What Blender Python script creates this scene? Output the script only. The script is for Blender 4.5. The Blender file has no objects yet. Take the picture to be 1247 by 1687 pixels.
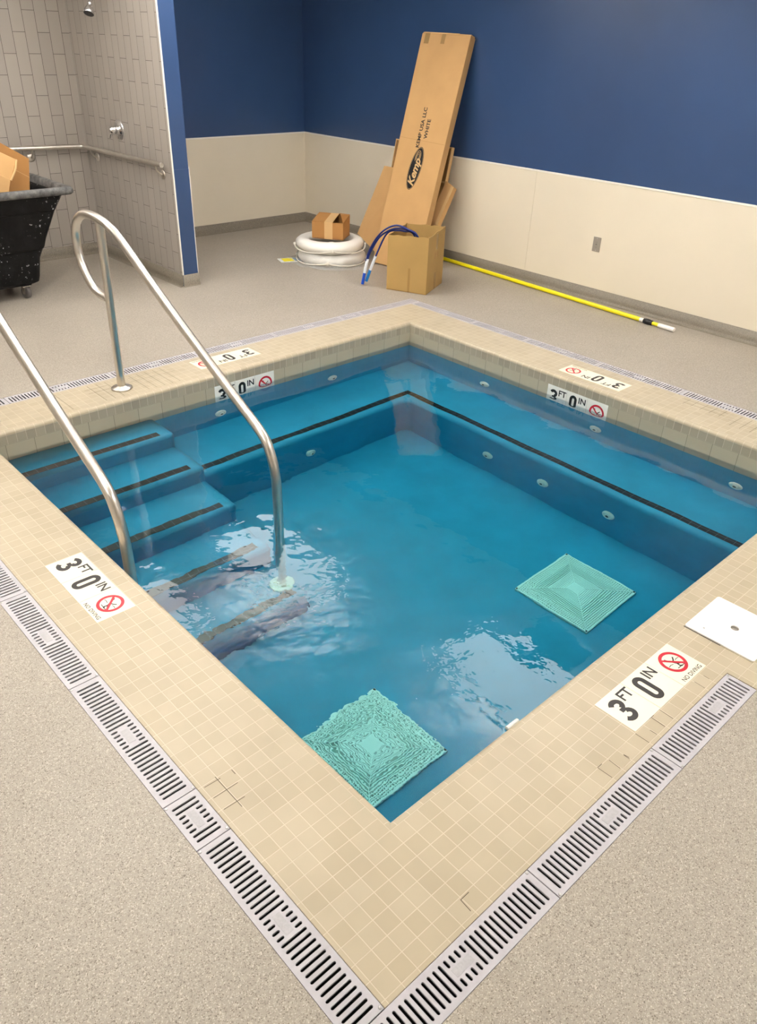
import bpy, bmesh, math, random
from math import pi, sin, cos, sqrt, atan2, radians
from mathutils import Vector as V, Matrix as Mx
from mathutils.geometry import tessellate_polygon
random.seed(7)
sc = bpy.context.scene
COL = sc.collection
# ---------------------------------------------------------------- measured place (metres, origin = near corner of the pool)
A, B = 3.1186, 3.0689            # pool opening
CW, GW = .3455, .1075            # coping and drain widths
Z1, Z2, Z3, ZW = -.0205, -.0735, -.2275, -.1476
FL = ZW - .914                   # pool floor
WX, WY = 4.785, 6.4713           # right wall, back wall
HW, HB = .9187, .0966            # wainscot top, base top
PY, PX, PX2, SY = 4.9034, 2.2664, 2.4018, 6.3972
CH = 2.74
TILE = .1524

# ---------------------------------------------------------------- materials
def srgb(r, g, b):
    f = lambda c: c/12.92 if c <= .04045 else ((c+.055)/1.055)**2.4
    return (f(r/255), f(g/255), f(b/255), 1)
def new_mat(name):
    m = bpy.data.materials.new(name); m.use_nodes = True
    nt = m.node_tree; nt.nodes.clear()
    out = nt.nodes.new('ShaderNodeOutputMaterial'); bs = nt.nodes.new('ShaderNodeBsdfPrincipled')
    nt.links.new(bs.outputs[0], out.inputs[0])
    return m, nt, bs, out
def N(nt, t, **kw):
    n = nt.nodes.new(t)
    for k, v in kw.items():
        if hasattr(n, k) and k not in n.inputs: setattr(n, k, v)
        else: n.inputs[k].default_value = v
    return n
def math_(nt, op, a, b=None, c=None):
    n = nt.nodes.new('ShaderNodeMath'); n.operation = op
    for i, x in enumerate((a, b, c)):
        if x is None: continue
        if isinstance(x, (int, float)): n.inputs[i].default_value = x
        else: nt.links.new(x, n.inputs[i])
    return n.outputs[0]
def mixc(nt, fac, a, b, mode='MIX'):
    n = nt.nodes.new('ShaderNodeMix'); n.data_type = 'RGBA'; n.blend_type = mode
    for s, x in ((n.inputs[0], fac), (n.inputs[6], a), (n.inputs[7], b)):
        if isinstance(x, (int, float, tuple)): s.default_value = x
        else: nt.links.new(x, s)
    return n.outputs[2]
def pos(nt): return nt.nodes.new('ShaderNodeNewGeometry').outputs['Position']
def noise(nt, scale, detail=2, rough=.5, vec=None):
    n = N(nt, 'ShaderNodeTexNoise', Scale=scale, Detail=detail, Roughness=rough)
    nt.links.new(vec if vec is not None else pos(nt), n.inputs['Vector'])
    return n.outputs['Fac']
def ramp(nt, fac, lo, hi):
    n = N(nt, 'ShaderNodeMapRange'); n.inputs['From Min'].default_value = lo; n.inputs['From Max'].default_value = hi
    nt.links.new(fac, n.inputs['Value']); return n.outputs[0]
def bump(nt, bs, h, strength, dist):
    b = N(nt, 'ShaderNodeBump', Strength=strength, Distance=dist); nt.links.new(h, b.inputs['Height'])
    nt.links.new(b.outputs[0], bs.inputs['Normal']); return b
def plain(name, col, rough=.5, metal=0, var=0, vscale=6, bumpd=0, bscale=80, spec=None, coat=0, trans=0):
    m, nt, bs, out = new_mat(name)
    bs.inputs['Base Color'].default_value = col; bs.inputs['Roughness'].default_value = rough; bs.inputs['Metallic'].default_value = metal
    if spec is not None: bs.inputs['Specular IOR Level'].default_value = spec
    if coat: bs.inputs['Coat Weight'].default_value = coat
    if var:
        f = noise(nt, vscale, 4, .6)
        d = tuple(max(0, c*(1-var)) for c in col[:3])+(1,); l = tuple(min(1, c*(1+var)) for c in col[:3])+(1,)
        nt.links.new(mixc(nt, ramp(nt, f, .3, .7), d, l), bs.inputs['Base Color'])
    if bumpd: bump(nt, bs, noise(nt, bscale, 3), .5, bumpd)
    return m
def brick(name, ax, w, h, c1, c2, mort, ms, org=(0, 0), off=0., rough=.35, bd=.001, smooth=.1, var=None, swap=False, spec=.5):
    m, nt, bs, out = new_mat(name)
    sp = nt.nodes.new('ShaderNodeSeparateXYZ'); nt.links.new(pos(nt), sp.inputs[0])
    cb = nt.nodes.new('ShaderNodeCombineXYZ')
    idx = {'x': 0, 'y': 1, 'z': 2}
    for i in (0, 1):
        nt.links.new(math_(nt, 'SUBTRACT', sp.outputs[idx[ax[i]]], org[i]), cb.inputs[i])
    bt = N(nt, 'ShaderNodeTexBrick'); bt.offset = off; bt.offset_frequency = 2; bt.squash = 1
    nt.links.new(cb.outputs[0], bt.inputs['Vector'])
    for k, v in (('Scale', 1), ('Mortar Size', ms), ('Mortar Smooth', smooth), ('Bias', 0), ('Brick Width', w), ('Row Height', h)): bt.inputs[k].default_value = v
    bt.inputs['Color1'].default_value = c1; bt.inputs['Color2'].default_value = c2; bt.inputs['Mortar'].default_value = mort
    c = bt.outputs['Color']
    if var:
        f = ramp(nt, noise(nt, var[0], 3), .3, .7)
        c = mixc(nt, 1., c, mixc(nt, f, (1-var[1],)*3+(1,), (1+var[1],)*3+(1,)), 'MULTIPLY')
    nt.links.new(c, bs.inputs['Base Color']); bs.inputs['Roughness'].default_value = rough
    bs.inputs['Specular IOR Level'].default_value = spec
    if bd: bump(nt, bs, math_(nt, 'SUBTRACT', 1., bt.outputs['Fac']), 1., bd)
    return m

M = {}
# coping tile, ivory 2 inch mosaic with paler grout
cop1, cop2, copg = srgb(184, 172, 149), srgb(177, 164, 140), srgb(202, 191, 170)
M['coping'] = brick('ivory_mosaic', 'xy', .0512, .0512, cop1, cop2, copg, .0013, (-.0254, -.0254), 0, .38, .0004, var=(5, .05), spec=.35)
M['coping_x'] = brick('ivory_mosaic_edge_x', 'xz', .0512, .3, cop1, cop2, copg, .0012, (0, .15), 0, .35, .0004, spec=.35)
M['coping_y'] = brick('ivory_mosaic_edge_y', 'yz', .0512, .3, cop1, cop2, copg, .0012, (0, .15), 0, .35, .0004, spec=.35)
wt1, wt2 = srgb(176, 166, 146), srgb(163, 153, 134)
M['row2_x'] = brick('wall_tile_small_x', 'xz', .0512, Z1-Z2, wt1, wt2, srgb(206, 196, 176), .0013, (0, Z2), 0, .3, .0004)
M['row2_y'] = brick('wall_tile_small_y', 'yz', .0512, Z1-Z2, wt1, wt2, srgb(206, 196, 176), .0013, (0, Z2), 0, .3, .0004)
wl1, wl2 = srgb(184, 176, 154), srgb(178, 169, 147)
M['row6_x'] = brick('wall_tile_large_x', 'xz', .1535, Z2-Z3, wl1, wl2, srgb(96, 90, 76), .0010, (.087, Z3), 0, .3, .0004)
M['row6_y'] = brick('wall_tile_large_y', 'yz', .1535, Z2-Z3, wl1, wl2, srgb(96, 90, 76), .0010, (.007, Z3), 0, .3, .0004)
st1, st2, stg = srgb(168, 161, 153), srgb(161, 154, 147), srgb(62, 55, 50)
M['shower_x'] = brick('shower_tile_back', 'zx', .3035, .1015, st1, st2, stg, .0016, (1.022, 1.7907), .5, .28, .0006)
M['shower_y'] = brick('shower_tile_side', 'zy', .3035, .1015, st1, st2, stg, .0016, (1.0265, 4.940), .5, .28, .0006)
# speckled resin floor
def floor_mat(name, base, dark, light):
    m, nt, bs, out = new_mat(name)
    v = N(nt, 'ShaderNodeTexVoronoi', Scale=420); nt.links.new(pos(nt), v.inputs['Vector'])
    sp = nt.nodes.new('ShaderNodeSeparateColor'); nt.links.new(v.outputs['Color'], sp.inputs[0])
    cr = nt.nodes.new('ShaderNodeValToRGB'); cr.color_ramp.interpolation = 'LINEAR'
    e = cr.color_ramp.elements; e[0].position = 0; e[0].color = dark; e[1].position = 1; e[1].color = light
    x = e.new(.18); x.color = base; x = e.new(.8); x.color = base
    nt.links.new(sp.outputs[0], cr.inputs[0])
    f = ramp(nt, noise(nt, 1.6, 5, .6), .3, .7); f2 = ramp(nt, noise(nt, 90, 3, .7), .3, .7)
    c = mixc(nt, 1., cr.outputs[0], mixc(nt, f, (.95, .945, .94, 1), (1.05, 1.05, 1.05, 1)), 'MULTIPLY')
    c = mixc(nt, 1., c, mixc(nt, f2, (.90, .90, .90, 1), (1.09, 1.09, 1.09, 1)), 'MULTIPLY')
    nt.links.new(c, bs.inputs['Base Color']); bs.inputs['Roughness'].default_value = .42; bs.inputs['Specular IOR Level'].default_value = .4
    bump(nt, bs, math_(nt, 'ADD', noise(nt, 260, 3, .6), noise(nt, 60, 2)), .35, .0016)
    return m
M['deck'] = floor_mat('speckled_resin_floor', srgb(161, 153, 141), srgb(112, 103, 92), srgb(198, 190, 179))
M['cove'] = floor_mat('speckled_resin_cove_shaded', srgb(128, 120, 107), srgb(92, 84, 74), srgb(158, 150, 137))  # same resin as the floor, upright-face shade put into the colour
M['blue_wall'] = plain('blue_wall_paint', srgb(50, 74, 114), .30, var=.07, vscale=1.3, bumpd=.0004, bscale=140, spec=.5)
M['cream'] = plain('cream_wall_panel', srgb(220, 210, 191), .3, var=.015, vscale=2)
M['white_trim'] = plain('white_plastic_trim', srgb(232, 228, 220), .35)
M['pale_wall'] = plain('pale_wall_paint', srgb(205, 200, 190), .6)
M['ceiling'] = plain('white_ceiling_paint', srgb(236, 234, 230), .7)
M['void_shade'] = plain('void_shade', srgb(30, 32, 36), .8)  # dark colour stands in for shade inside the opening and the small carton
M['channel'] = plain('shaded_drain_channel', srgb(5, 5, 6), .9)  # near-black paints in the deep shade seen through the slots
M['plaster'] = plain('blue_pool_plaster', srgb(34, 148, 188), .6, var=.08, vscale=5, bumpd=.001, bscale=60)
M['black_tile_x'] = brick('black_tile_x', 'xy', .0512, .2, srgb(20, 19, 21), srgb(27, 26, 28), srgb(90, 100, 108), .0012, (0, -3.1), 0, .35, 0)
M['black_tile_y'] = brick('black_tile_y', 'yx', .0512, .2, srgb(20, 19, 21), srgb(27, 26, 28), srgb(90, 100, 108), .0012, (0, -3.1), 0, .35, 0)
M['steel'] = plain('brushed_stainless', srgb(214, 208, 200), .30, 1, var=.05, vscale=25)
M['grate'] = plain('grey_drain_grate', srgb(182, 179, 184), .42, .0, var=.06, vscale=30, spec=.5)
M['badge'] = plain('grey_grate_badge', srgb(174, 172, 175), .5, var=.08, vscale=120)
M['screw'] = plain('screw_metal', srgb(190, 188, 186), .3, .9)
M['chrome'] = plain('chrome', srgb(225, 225, 228), .07, 1)
M['nozzle_face'] = plain('dark_nozzle_face', srgb(60, 58, 60), .4)
M['marker'] = plain('depth_marker_tile', srgb(240, 232, 208), .3)
M['marker_w'] = plain('depth_marker_wall_tile', srgb(240, 238, 230), .25)
M['ink'] = plain('dark_print', srgb(44, 40, 40), .45)
M['black_ink'] = plain('black_print', srgb(12, 12, 12), .4)
M['red_ink'] = plain('red_print', srgb(196, 20, 44), .4)
M['white_plastic'] = plain('white_plastic', srgb(238, 236, 228), .35)
M['lid'] = plain('white_lid_plastic', srgb(246, 244, 240), .4)
M['grate_white'] = plain('pale_suction_grate', srgb(244, 252, 246), .45)
M['grate_shadow'] = plain('suction_grate_bed', srgb(150, 190, 180), .6)
M['vinyl'] = plain('white_vinyl', srgb(236, 233, 226), .35, bumpd=.0008, bscale=30)
M['rope'] = plain('white_rope', srgb(222, 216, 204), .7)
def card(name, c):
    m, nt, bs, out = new_mat(name)
    tc = nt.nodes.new('ShaderNodeTexCoord')
    w = N(nt, 'ShaderNodeTexNoise', Scale=5, Detail=3, Roughness=.5); nt.links.new(tc.outputs['Object'], w.inputs['Vector'])
    d = tuple(x*.95 for x in c[:3])+(1,); l = tuple(min(1, x*1.05) for x in c[:3])+(1,)
    nt.links.new(mixc(nt, ramp(nt, w.outputs['Fac'], .3, .7), d, l), bs.inputs['Base Color'])
    bs.inputs['Roughness'].default_value = .7; bs.inputs['Specular IOR Level'].default_value = .25
    b = N(nt, 'ShaderNodeTexNoise', Scale=40, Detail=3); nt.links.new(tc.outputs['Object'], b.inputs['Vector'])
    bump(nt, bs, b.outputs['Fac'], .4, .0012)
    return m
M['card'] = card('cardboard', srgb(193, 153, 103))
M['card_old'] = card('worn_cardboard', srgb(172, 140, 86))
M['card_in'] = card('cardboard_inside', srgb(166, 128, 80))
M['card_orange'] = card('orange_cardboard', srgb(172, 124, 72))
M['tape'] = plain('tan_packing_tape', srgb(206, 168, 116), .3)
M['tape_clear'] = plain('aged_packing_tape', srgb(156, 124, 76), .25)
M['edge'] = card('cardboard_cut_edge', srgb(206, 170, 120))
M['hose'] = plain('blue_hose', srgb(12, 36, 112), .28)
M['hose_tip'] = plain('blue_hose_tip', srgb(14, 70, 180), .35)
M['hose_tip2'] = plain('light_blue_hose_tip', srgb(20, 130, 214), .35)
M['hose_label'] = plain('white_hose_label', srgb(226, 232, 240), .4)
M['yellow'] = plain('yellow_pole', srgb(240, 226, 20), .3)
M['black_rubber'] = plain('black_rubber', srgb(24, 23, 24), .5)
M['grip'] = plain('white_pole_grip', srgb(236, 234, 230), .4)
M['outlet'] = plain('grey_outlet', srgb(146, 138, 128), .4)
M['outlet_dark'] = plain('grey_outlet_slot', srgb(84, 78, 74), .5)
M['paper'] = plain('white_paper', srgb(226, 228, 224), .6)
M['paper_y'] = plain('yellow_print', srgb(244, 226, 40), .6)
M['paper_b'] = plain('blue_print', srgb(120, 160, 196), .6)
M['rubber_grey'] = plain('grey_caster_rubber', srgb(96, 92, 90), .5)
def cart_mat():
    m, nt, bs, out = new_mat('scuffed_black_plastic')
    f = ramp(nt, noise(nt, 9, 6, .7), .45, .8)
    c = mixc(nt, f, srgb(6, 6, 7), srgb(28, 28, 30))
    s = math_(nt, 'MULTIPLY', ramp(nt, noise(nt, 40, 4, .65), .64, .68), ramp(nt, noise(nt, 6, 2), .44, .52))
    c = mixc(nt, s, c, srgb(188, 190, 192))
    nt.links.new(c, bs.inputs['Base Color']); bs.inputs['Roughness'].default_value = .5; bs.inputs['Specular IOR Level'].default_value = .22
    bump(nt, bs, noise(nt, 30, 4), .4, .003)
    return m
M['cart'] = cart_mat()
def rim_mat():
    m, nt, bs, out = new_mat('dusty_grey_rim')
    nt.links.new(mixc(nt, ramp(nt, noise(nt, 14, 6, .7), .35, .7), srgb(46, 46, 47), srgb(122, 121, 119)), bs.inputs['Base Color'])
    bs.inputs['Roughness'].default_value = .6; return m
M['rim'] = rim_mat()
def film_mat():
    m, nt, bs, out = new_mat('clear_plastic_film')
    tr = nt.nodes.new('ShaderNodeBsdfTransparent'); mx = nt.nodes.new('ShaderNodeMixShader'); mx.inputs[0].default_value = .28
    bs.inputs['Base Color'].default_value = srgb(226, 228, 228); bs.inputs['Roughness'].default_value = .12
    bump(nt, bs, noise(nt, 45, 3), .8, .006)
    nt.links.new(tr.outputs[0], mx.inputs[1]); nt.links.new(bs.outputs[0], mx.inputs[2]); nt.links.new(mx.outputs[0], out.inputs[0])
    return m
M['film'] = film_mat()
def emit(name, col, s):
    m, nt, bs, out = new_mat(name)
    bs.inputs['Base Color'].default_value = (.8, .8, .8, 1)
    bs.inputs['Emission Color'].default_value = col; bs.inputs['Emission Strength'].default_value = s
    return m
M['panel'] = emit('light_diffuser', (1, .965, .925, 1), 7.5)
M['panel_up'] = emit('added_uplight_glow', (1, .965, .925, 1), 18)  # upward glow added to brighten the ceiling mirrored in the water
def water_mat():
    m, nt, bs, out = new_mat('pool_water'); nt.nodes.remove(bs)
    gl = nt.nodes.new('ShaderNodeBsdfGlass'); gl.inputs['IOR'].default_value = 1.333; gl.inputs['Roughness'].default_value = 0
    gl.inputs['Color'].default_value = (1, 1, 1, 1)
    ab = nt.nodes.new('ShaderNodeVolumeAbsorption'); ab.inputs['Color'].default_value = (.10, .90, .90, 1); ab.inputs['Density'].default_value = .55
    nt.links.new(gl.outputs[0], out.inputs['Surface']); nt.links.new(ab.outputs[0], out.inputs['Volume'])
    P = pos(nt)
    def near(x, y, r0, r1):
        d = nt.nodes.new('ShaderNodeVectorMath'); d.operation = 'DISTANCE'; nt.links.new(P, d.inputs[0]); d.inputs[1].default_value = (x, y, ZW)
        return ramp(nt, d.outputs['Value'], r1, r0)
    m1 = near(.5, .75, .35, .95); m2 = near(.95, 1.75, .25, 1.25); m3 = near(.25, 1.5, .1, .7)
    h = math_(nt, 'MULTIPLY', noise(nt, 22, 2, .45), math_(nt, 'MULTIPLY', m1, .8))
    h = math_(nt, 'MULTIPLY_ADD', math_(nt, 'MULTIPLY', noise(nt, 11, 2, .45), m2), .7, h)
    h = math_(nt, 'MULTIPLY_ADD', math_(nt, 'MULTIPLY', noise(nt, 10, 2, .45), m3), .6, h)
    h = math_(nt, 'MULTIPLY_ADD', noise(nt, 6, 3, .5), .3, h)
    b = N(nt, 'ShaderNodeBump', Strength=.5, Distance=.0045); nt.links.new(h, b.inputs['Height'])
    nt.links.new(b.outputs[0], gl.inputs['Normal'])
    return m
M['water'] = water_mat()

# ---------------------------------------------------------------- mesh building
class MB:
    def __init__(s): s.v = []; s.f = []; s.sm = []
    def add(s, vs, fs, smooth=False):
        o = len(s.v); s.v += [V(p) for p in vs]; s.f += [tuple(i+o for i in f) for f in fs]; s.sm += [smooth]*len(fs); return s
    def box(s, a, b):
        x0, y0, z0 = a; x1, y1, z1 = b
        return s.add([(x0,y0,z0),(x1,y0,z0),(x1,y1,z0),(x0,y1,z0),(x0,y0,z1),(x1,y0,z1),(x1,y1,z1),(x0,y1,z1)],
            [(3,2,1,0),(4,5,6,7),(0,1,5,4),(1,2,6,5),(2,3,7,6),(3,0,4,7)])
    def hexa(s, q, t):   # slab from quad q (front face, counter-clockwise seen from outside) extruded back by vector t
        q = [V(p) for p in q]; t = V(t)
        return s.add(q+[p+t for p in q], [(0,1,2,3),(7,6,5,4),(1,0,4,5),(2,1,5,6),(3,2,6,7),(0,3,7,4)])
    def quad(s, *q): return s.add(q, [tuple(range(len(q)))])
    def tube(s, path, r, n=16, cap=True, closed=False, flat=None):
        P = [V(p) for p in path]; m = len(P)
        rs = r if isinstance(r, (list, tuple)) else [r]*m
        up = None; rings = []
        for i, p in enumerate(P):
            t = (P[(i+1) % m]-P[i-1]) if closed or 0 < i < m-1 else (P[1]-P[0] if i == 0 else P[-1]-P[-2])
            t.normalize()
            if up is None:
                up = V((0, 0, 1)) if abs(t.z) < .9 else V((1, 0, 0))
            x = up - t*up.dot(t); x.normalize(); y = t.cross(x); up = x
            rings.append([p+(x*cos(2*pi*k/n)+y*sin(2*pi*k/n))*rs[i] for k in range(n)])
        vs = [q for rg in rings for q in rg]; fs = []
        for i in range(m if closed else m-1):
            j = (i+1) % m
            for k in range(n): fs.append((i*n+k, i*n+(k+1) % n, j*n+(k+1) % n, j*n+k))
        s.add(vs, fs, True)
        if cap and not closed:
            s.add(rings[0], [tuple(reversed(range(n)))]); s.add(rings[-1], [tuple(range(n))])
        return s
    def lathe(s, prof, org=(0, 0, 0), axis=(0, 0, 1), n=32, smooth=True):
        a = V(axis).normalized(); x = a.orthogonal().normalized(); y = a.cross(x); o = V(org); vs = []; fs = []
        for (r, h) in prof:
            for k in range(n): vs.append(o+a*h+(x*cos(2*pi*k/n)+y*sin(2*pi*k/n))*r)
        for i in range(len(prof)-1):
            for k in range(n): fs.append((i*n+k, i*n+(k+1) % n, (i+1)*n+(k+1) % n, (i+1)*n+k))
        s.add(vs, fs, smooth)
        if prof[0][0] > 1e-5: s.add(vs[:n], [tuple(reversed(range(n)))])
        if prof[-1][0] > 1e-5: s.add(vs[-n:], [tuple(range(n))])
        return s
    def ribbon(s, pts, w, z=0, closed=False):      # flat stroke in local xy
        P = [V((p[0], p[1], 0)) for p in pts]; m = len(P); L = []; R = []
        for i in range(m):
            a = P[i-1] if closed or i > 0 else P[i]; b = P[(i+1) % m] if closed or i < m-1 else P[i]
            t = (b-a).normalized(); nn = V((-t.y, t.x, 0))*w/2
            L.append(P[i]+nn+V((0, 0, z))); R.append(P[i]-nn+V((0, 0, z)))
        fs = []
        for i in range(m if closed else m-1):
            j = (i+1) % m; fs.append((m+i, m+j, j, i))
        return s.add(L+R, fs)
    def holed(s, outer, holes, z0, z1):            # plate with through holes, local xy
        polys = [[V((p[0], p[1], 0)) for p in outer]]+[[V((p[0], p[1], 0)) for p in h] for h in holes]
        flat = [p for po in polys for p in po]
        tri = tessellate_polygon(polys); fs = []
        for t in tri:
            a, b, c = (flat[i] for i in t)
            fs.append(tuple(t) if (b-a).cross(c-a).z > 0 else tuple(reversed(t)))
        s.add([(p.x, p.y, z1) for p in flat], fs)
        k = 0
        for q, po in enumerate(polys):
            m = len(po); vs = [(p.x, p.y, z1) for p in po]+[(p.x, p.y, z0) for p in po]
            s.add(vs, [((i+1) % m, i, m+i, m+(i+1) % m) if q else (i, m+i, m+(i+1) % m, (i+1) % m)[::-1] for i in range(m)])
        return s
    def build(s, name, mat, parent=None, bevel=0, seg=2, ang=40, local=False):
        me = bpy.data.meshes.new(name)
        inv = Mx.Identity(4)
        if parent is not None and not local: inv = WM(parent).inverted()
        me.from_pydata([inv @ p for p in s.v], [], s.f); me.update()
        for p, q in zip(me.polygons, s.sm): p.use_smooth = q
        o = bpy.data.objects.new(name, me); COL.objects.link(o)
        if isinstance(mat, (list, tuple)):
            for x in mat: me.materials.append(x)
        else: me.materials.append(mat)
        if parent is not None: o.parent = parent
        if bevel:
            b = o.modifiers.new('bevel', 'BEVEL'); b.width = bevel; b.segments = seg; b.limit_method = 'ANGLE'; b.angle_limit = radians(ang)
        return o
def WM(o):
    m = o.matrix_basis.copy()
    while o.parent is not None: o = o.parent; m = o.matrix_basis @ m
    return m
def tag(o, label=None, cat=None, group=None, kind=None):
    for k, x in (('label', label), ('category', cat), ('group', group), ('kind', kind)):
        if x: o[k] = x
    return o
def thing(name, label, cat, loc=(0, 0, 0), rot=None, group=None, kind=None):
    o = bpy.data.objects.new(name, None); COL.objects.link(o); o.empty_display_size = .1
    o.location = loc
    if rot is not None: o.matrix_basis = Mx.Translation(loc) @ rot.to_4x4()
    return tag(o, label, cat, group, kind)
def struct(mb, name, mat, label, cat, bevel=0, **kw):
    o = mb.build(name, mat, None, bevel, **kw); return tag(o, label, cat, None, 'structure')
def basis(x, y, z): return Mx((V(x), V(y), V(z))).transposed()
def smooth_path(P, n=6, closed=False):
    P = [V(p) for p in P]; out = []; m = len(P)
    for i in range(m if closed else m-1):
        p0 = P[i-1] if closed or i else P[0]*2-P[1]; p1 = P[i]; p2 = P[(i+1) % m]
        p3 = P[(i+2) % m] if closed or i+2 < m else P[-1]*2-P[-2]
        for k in range(n):
            t = k/n; out.append(.5*((2*p1)+(p2-p0)*t+(2*p0-5*p1+4*p2-p3)*t*t+(3*p1-p0-3*p2+p3)*t**3))
    if not closed: out.append(P[-1])
    return out
def text_mesh(txt, size, z, shear=0, offset=0, space=1, align='CENTER'):
    cu = bpy.data.curves.new('lettering', 'FONT'); cu.body = txt; cu.size = size; cu.align_x = align; cu.align_y = 'CENTER'
    cu.shear = shear; cu.offset = offset; cu.space_character = space; cu.resolution_u = 3
    o = bpy.data.objects.new('lettering', cu); COL.objects.link(o)
    bpy.context.view_layer.update()
    me = bpy.data.meshes.new_from_object(o.evaluated_get(bpy.context.evaluated_depsgraph_get()))
    mb = MB(); mb.add([(v.co.x, v.co.y, z) for v in me.vertices], [tuple(p.vertices) for p in me.polygons])
    bpy.data.objects.remove(o); bpy.data.curves.remove(cu); bpy.data.meshes.remove(me)
    return mb
def xf(mb, m):
    mb.v = [m @ p for p in mb.v]; return mb

# ---------------------------------------------------------------- setting: deck, coping, pool shell, water
RX0, RY0 = -3.3, -3.2            # unseen walls behind the camera
ox, oy = A+CW+GW, B+CW+GW
OL = -CW-GW
mb = MB()
for (x0, y0, x1, y1) in ((RX0, RY0, WX, OL), (RX0, oy, WX, WY), (RX0, OL, OL, oy), (ox, OL, WX, oy)):
    mb.box((x0, y0, -.05), (x1, y1, 0))
struct(mb, 'floor', M['deck'], 'beige speckled resin deck floor around the pool', 'floor')
# drain channel below the grates (with the skimmer deck patch left solid)
SKX0, SKX1 = 1.283, 1.80
mb = MB()
def trench(x0, y0, x1, y1):
    mb.box((x0, y0, -.16), (x1, y1, -.14))
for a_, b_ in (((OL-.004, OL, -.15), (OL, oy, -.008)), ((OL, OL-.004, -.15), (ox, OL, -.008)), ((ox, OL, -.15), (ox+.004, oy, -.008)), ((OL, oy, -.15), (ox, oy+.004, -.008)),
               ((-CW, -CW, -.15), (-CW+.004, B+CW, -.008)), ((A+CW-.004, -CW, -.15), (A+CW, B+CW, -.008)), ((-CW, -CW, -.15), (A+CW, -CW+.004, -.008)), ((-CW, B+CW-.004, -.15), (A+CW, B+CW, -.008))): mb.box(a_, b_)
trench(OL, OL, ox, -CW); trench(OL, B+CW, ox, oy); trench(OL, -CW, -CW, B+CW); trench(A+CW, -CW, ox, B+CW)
struct(mb, 'trim_1', M['channel'], 'drain channel under the slotted grates, coloured as deep shade', 'drain channel')
# coping: rectangular frame with bullnose
def ring(profile, lo=(0, 0), hi=(A, B)):
    """profile [(outward offset, z)] swept round the pool opening; returns per-side meshes"""
    sides = [MB() for _ in range(4)]
    cor = lambda o, z: [V((lo[0]-o, lo[1]-o, z)), V((hi[0]+o, lo[1]-o, z)), V((hi[0]+o, hi[1]+o, z)), V((lo[0]-o, hi[1]+o, z))]
    C4 = [cor(o, z) for o, z in profile]
    for k in range(4):
        vs = []; fs = []
        for c in C4: vs += [c[k], c[(k+1) % 4]]
        for i in range(len(profile)-1): fs.append((2*i, 2*i+1, 2*i+3, 2*i+2))
        sides[k].add(vs, fs, True)
    return sides
cop = MB()
for s_ in ring([(CW, -.05), (CW, -.0005), (CW-.002, 0), (.0254, 0)]): cop.v_ = None; cop.add(s_.v, s_.f)
cop.box((SKX0, OL, -.05), (SKX1, -CW+.002, 0))
co = struct(cop, 'coping', M['coping'], 'ivory mosaic tile coping framing the pool', 'pool coping')
arc = [(.0254, 0), (.0205, 0)]+[(.0205*(1-sin(t)), -.0205*(1-cos(t))) for t in [pi/2*i/6 for i in range(1, 7)]]
R4 = ring(arc)
for pair, mt in (((0, 2), 'coping_x'), ((1, 3), 'coping_y')):
    q = MB()
    for k in pair: q.add(R4[k].v, R4[k].f, True)
    q.build('bullnose_edge', M[mt], co)
def inner_band(z0, z1, mx, my, nm):
    for ax in ('x', 'y'):
        q = MB()
        if ax == 'x':
            q.quad((0, 0, z0), (0, 0, z1), (A, 0, z1), (A, 0, z0)); q.quad((0, B, z0), (A, B, z0), (A, B, z1), (0, B, z1))
        else:
            q.quad((0, 0, z0), (0, B, z0), (0, B, z1), (0, 0, z1)); q.quad((A, 0, z0), (A, 0, z1), (A, B, z1), (A, B, z0))
        q.build(nm, M[mx if ax == 'x' else my], co)
inner_band(Z2, Z1, 'row2_x', 'row2_y', 'small_tile_band')
inner_band(Z3, Z2, 'row6_x', 'row6_y', 'waterline_tile_band')
# dark grout and chipped marks in the coping
def strips(L, name, w=.003):
    q = MB()
    for (x0, y0, x1, y1) in L:
        a = V((x0, y0, .0006)); b = V((x1, y1, .0006)); t = (b-a).normalized(); nn = V((-t.y, t.x, 0))*w/2
        q.quad(a-nn, b-nn, b+nn, a+nn)
    return q.build(name, plain('dark_grout', srgb(96, 84, 68), .7), co)
def grid_x(k): return -.0254+.0512*k
strips([(-.285, .44, -.284, .304), (-.328, .428, -.276, .426), (-.328, .380, -.247, .380), (-.327, .329, -.259, .327), (-.235, .43, -.235, .41),
        (.001, -.2872, -.030, -.2875), (-.030, -.2872, -.033, -.324), (.793, -.283, .793, -.332), (.841, -.306, .842, -.330), (.893, -.280, .891, -.330),
        (.882, -.2795, .908, -.2805), (.944, -.279, .942, -.330), (1.153, -.292, 1.152, -.331), (1.206, -.298, 1.205, -.319), (.691, -.304, .694, -.322),
        (.588, -.279, .589, -.330), (.639, -.286, .637, -.327), (.690, -.306, .690, -.326), (.59, -.2805, .61, -.2805)], 'dark_grout_lines', .0022)
yf = B+.0254
strips([(x, yf+.03, x, yf+.29) for x in (.50, .70, .755, .81, .97, 1.02, 1.075, 1.13, 1.18)] +
       [(.66, yf+.18, .84, yf+.18), (.66, yf+.235, .8, yf+.235), (.94, yf+.2, 1.24, yf+.2), (.94, yf+.255, 1.2, yf+.255)], 'brown_grout_lines', .0022)
xf_ = A+.0254
strips([(xf_+.2, y, xf_+.31, y) for y in (.95, .9, .84, .78, .72)] + [(xf_+.23, .70, xf_+.23, .96), (xf_+.28, .7, xf_+.28, .98)] +
       [(xf_+.13, y, xf_+.3, y) for y in (.62, .56, .5)] + [(xf_+.2, .46, xf_+.2, .66)], 'faded_grout_lines', .0022)

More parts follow.
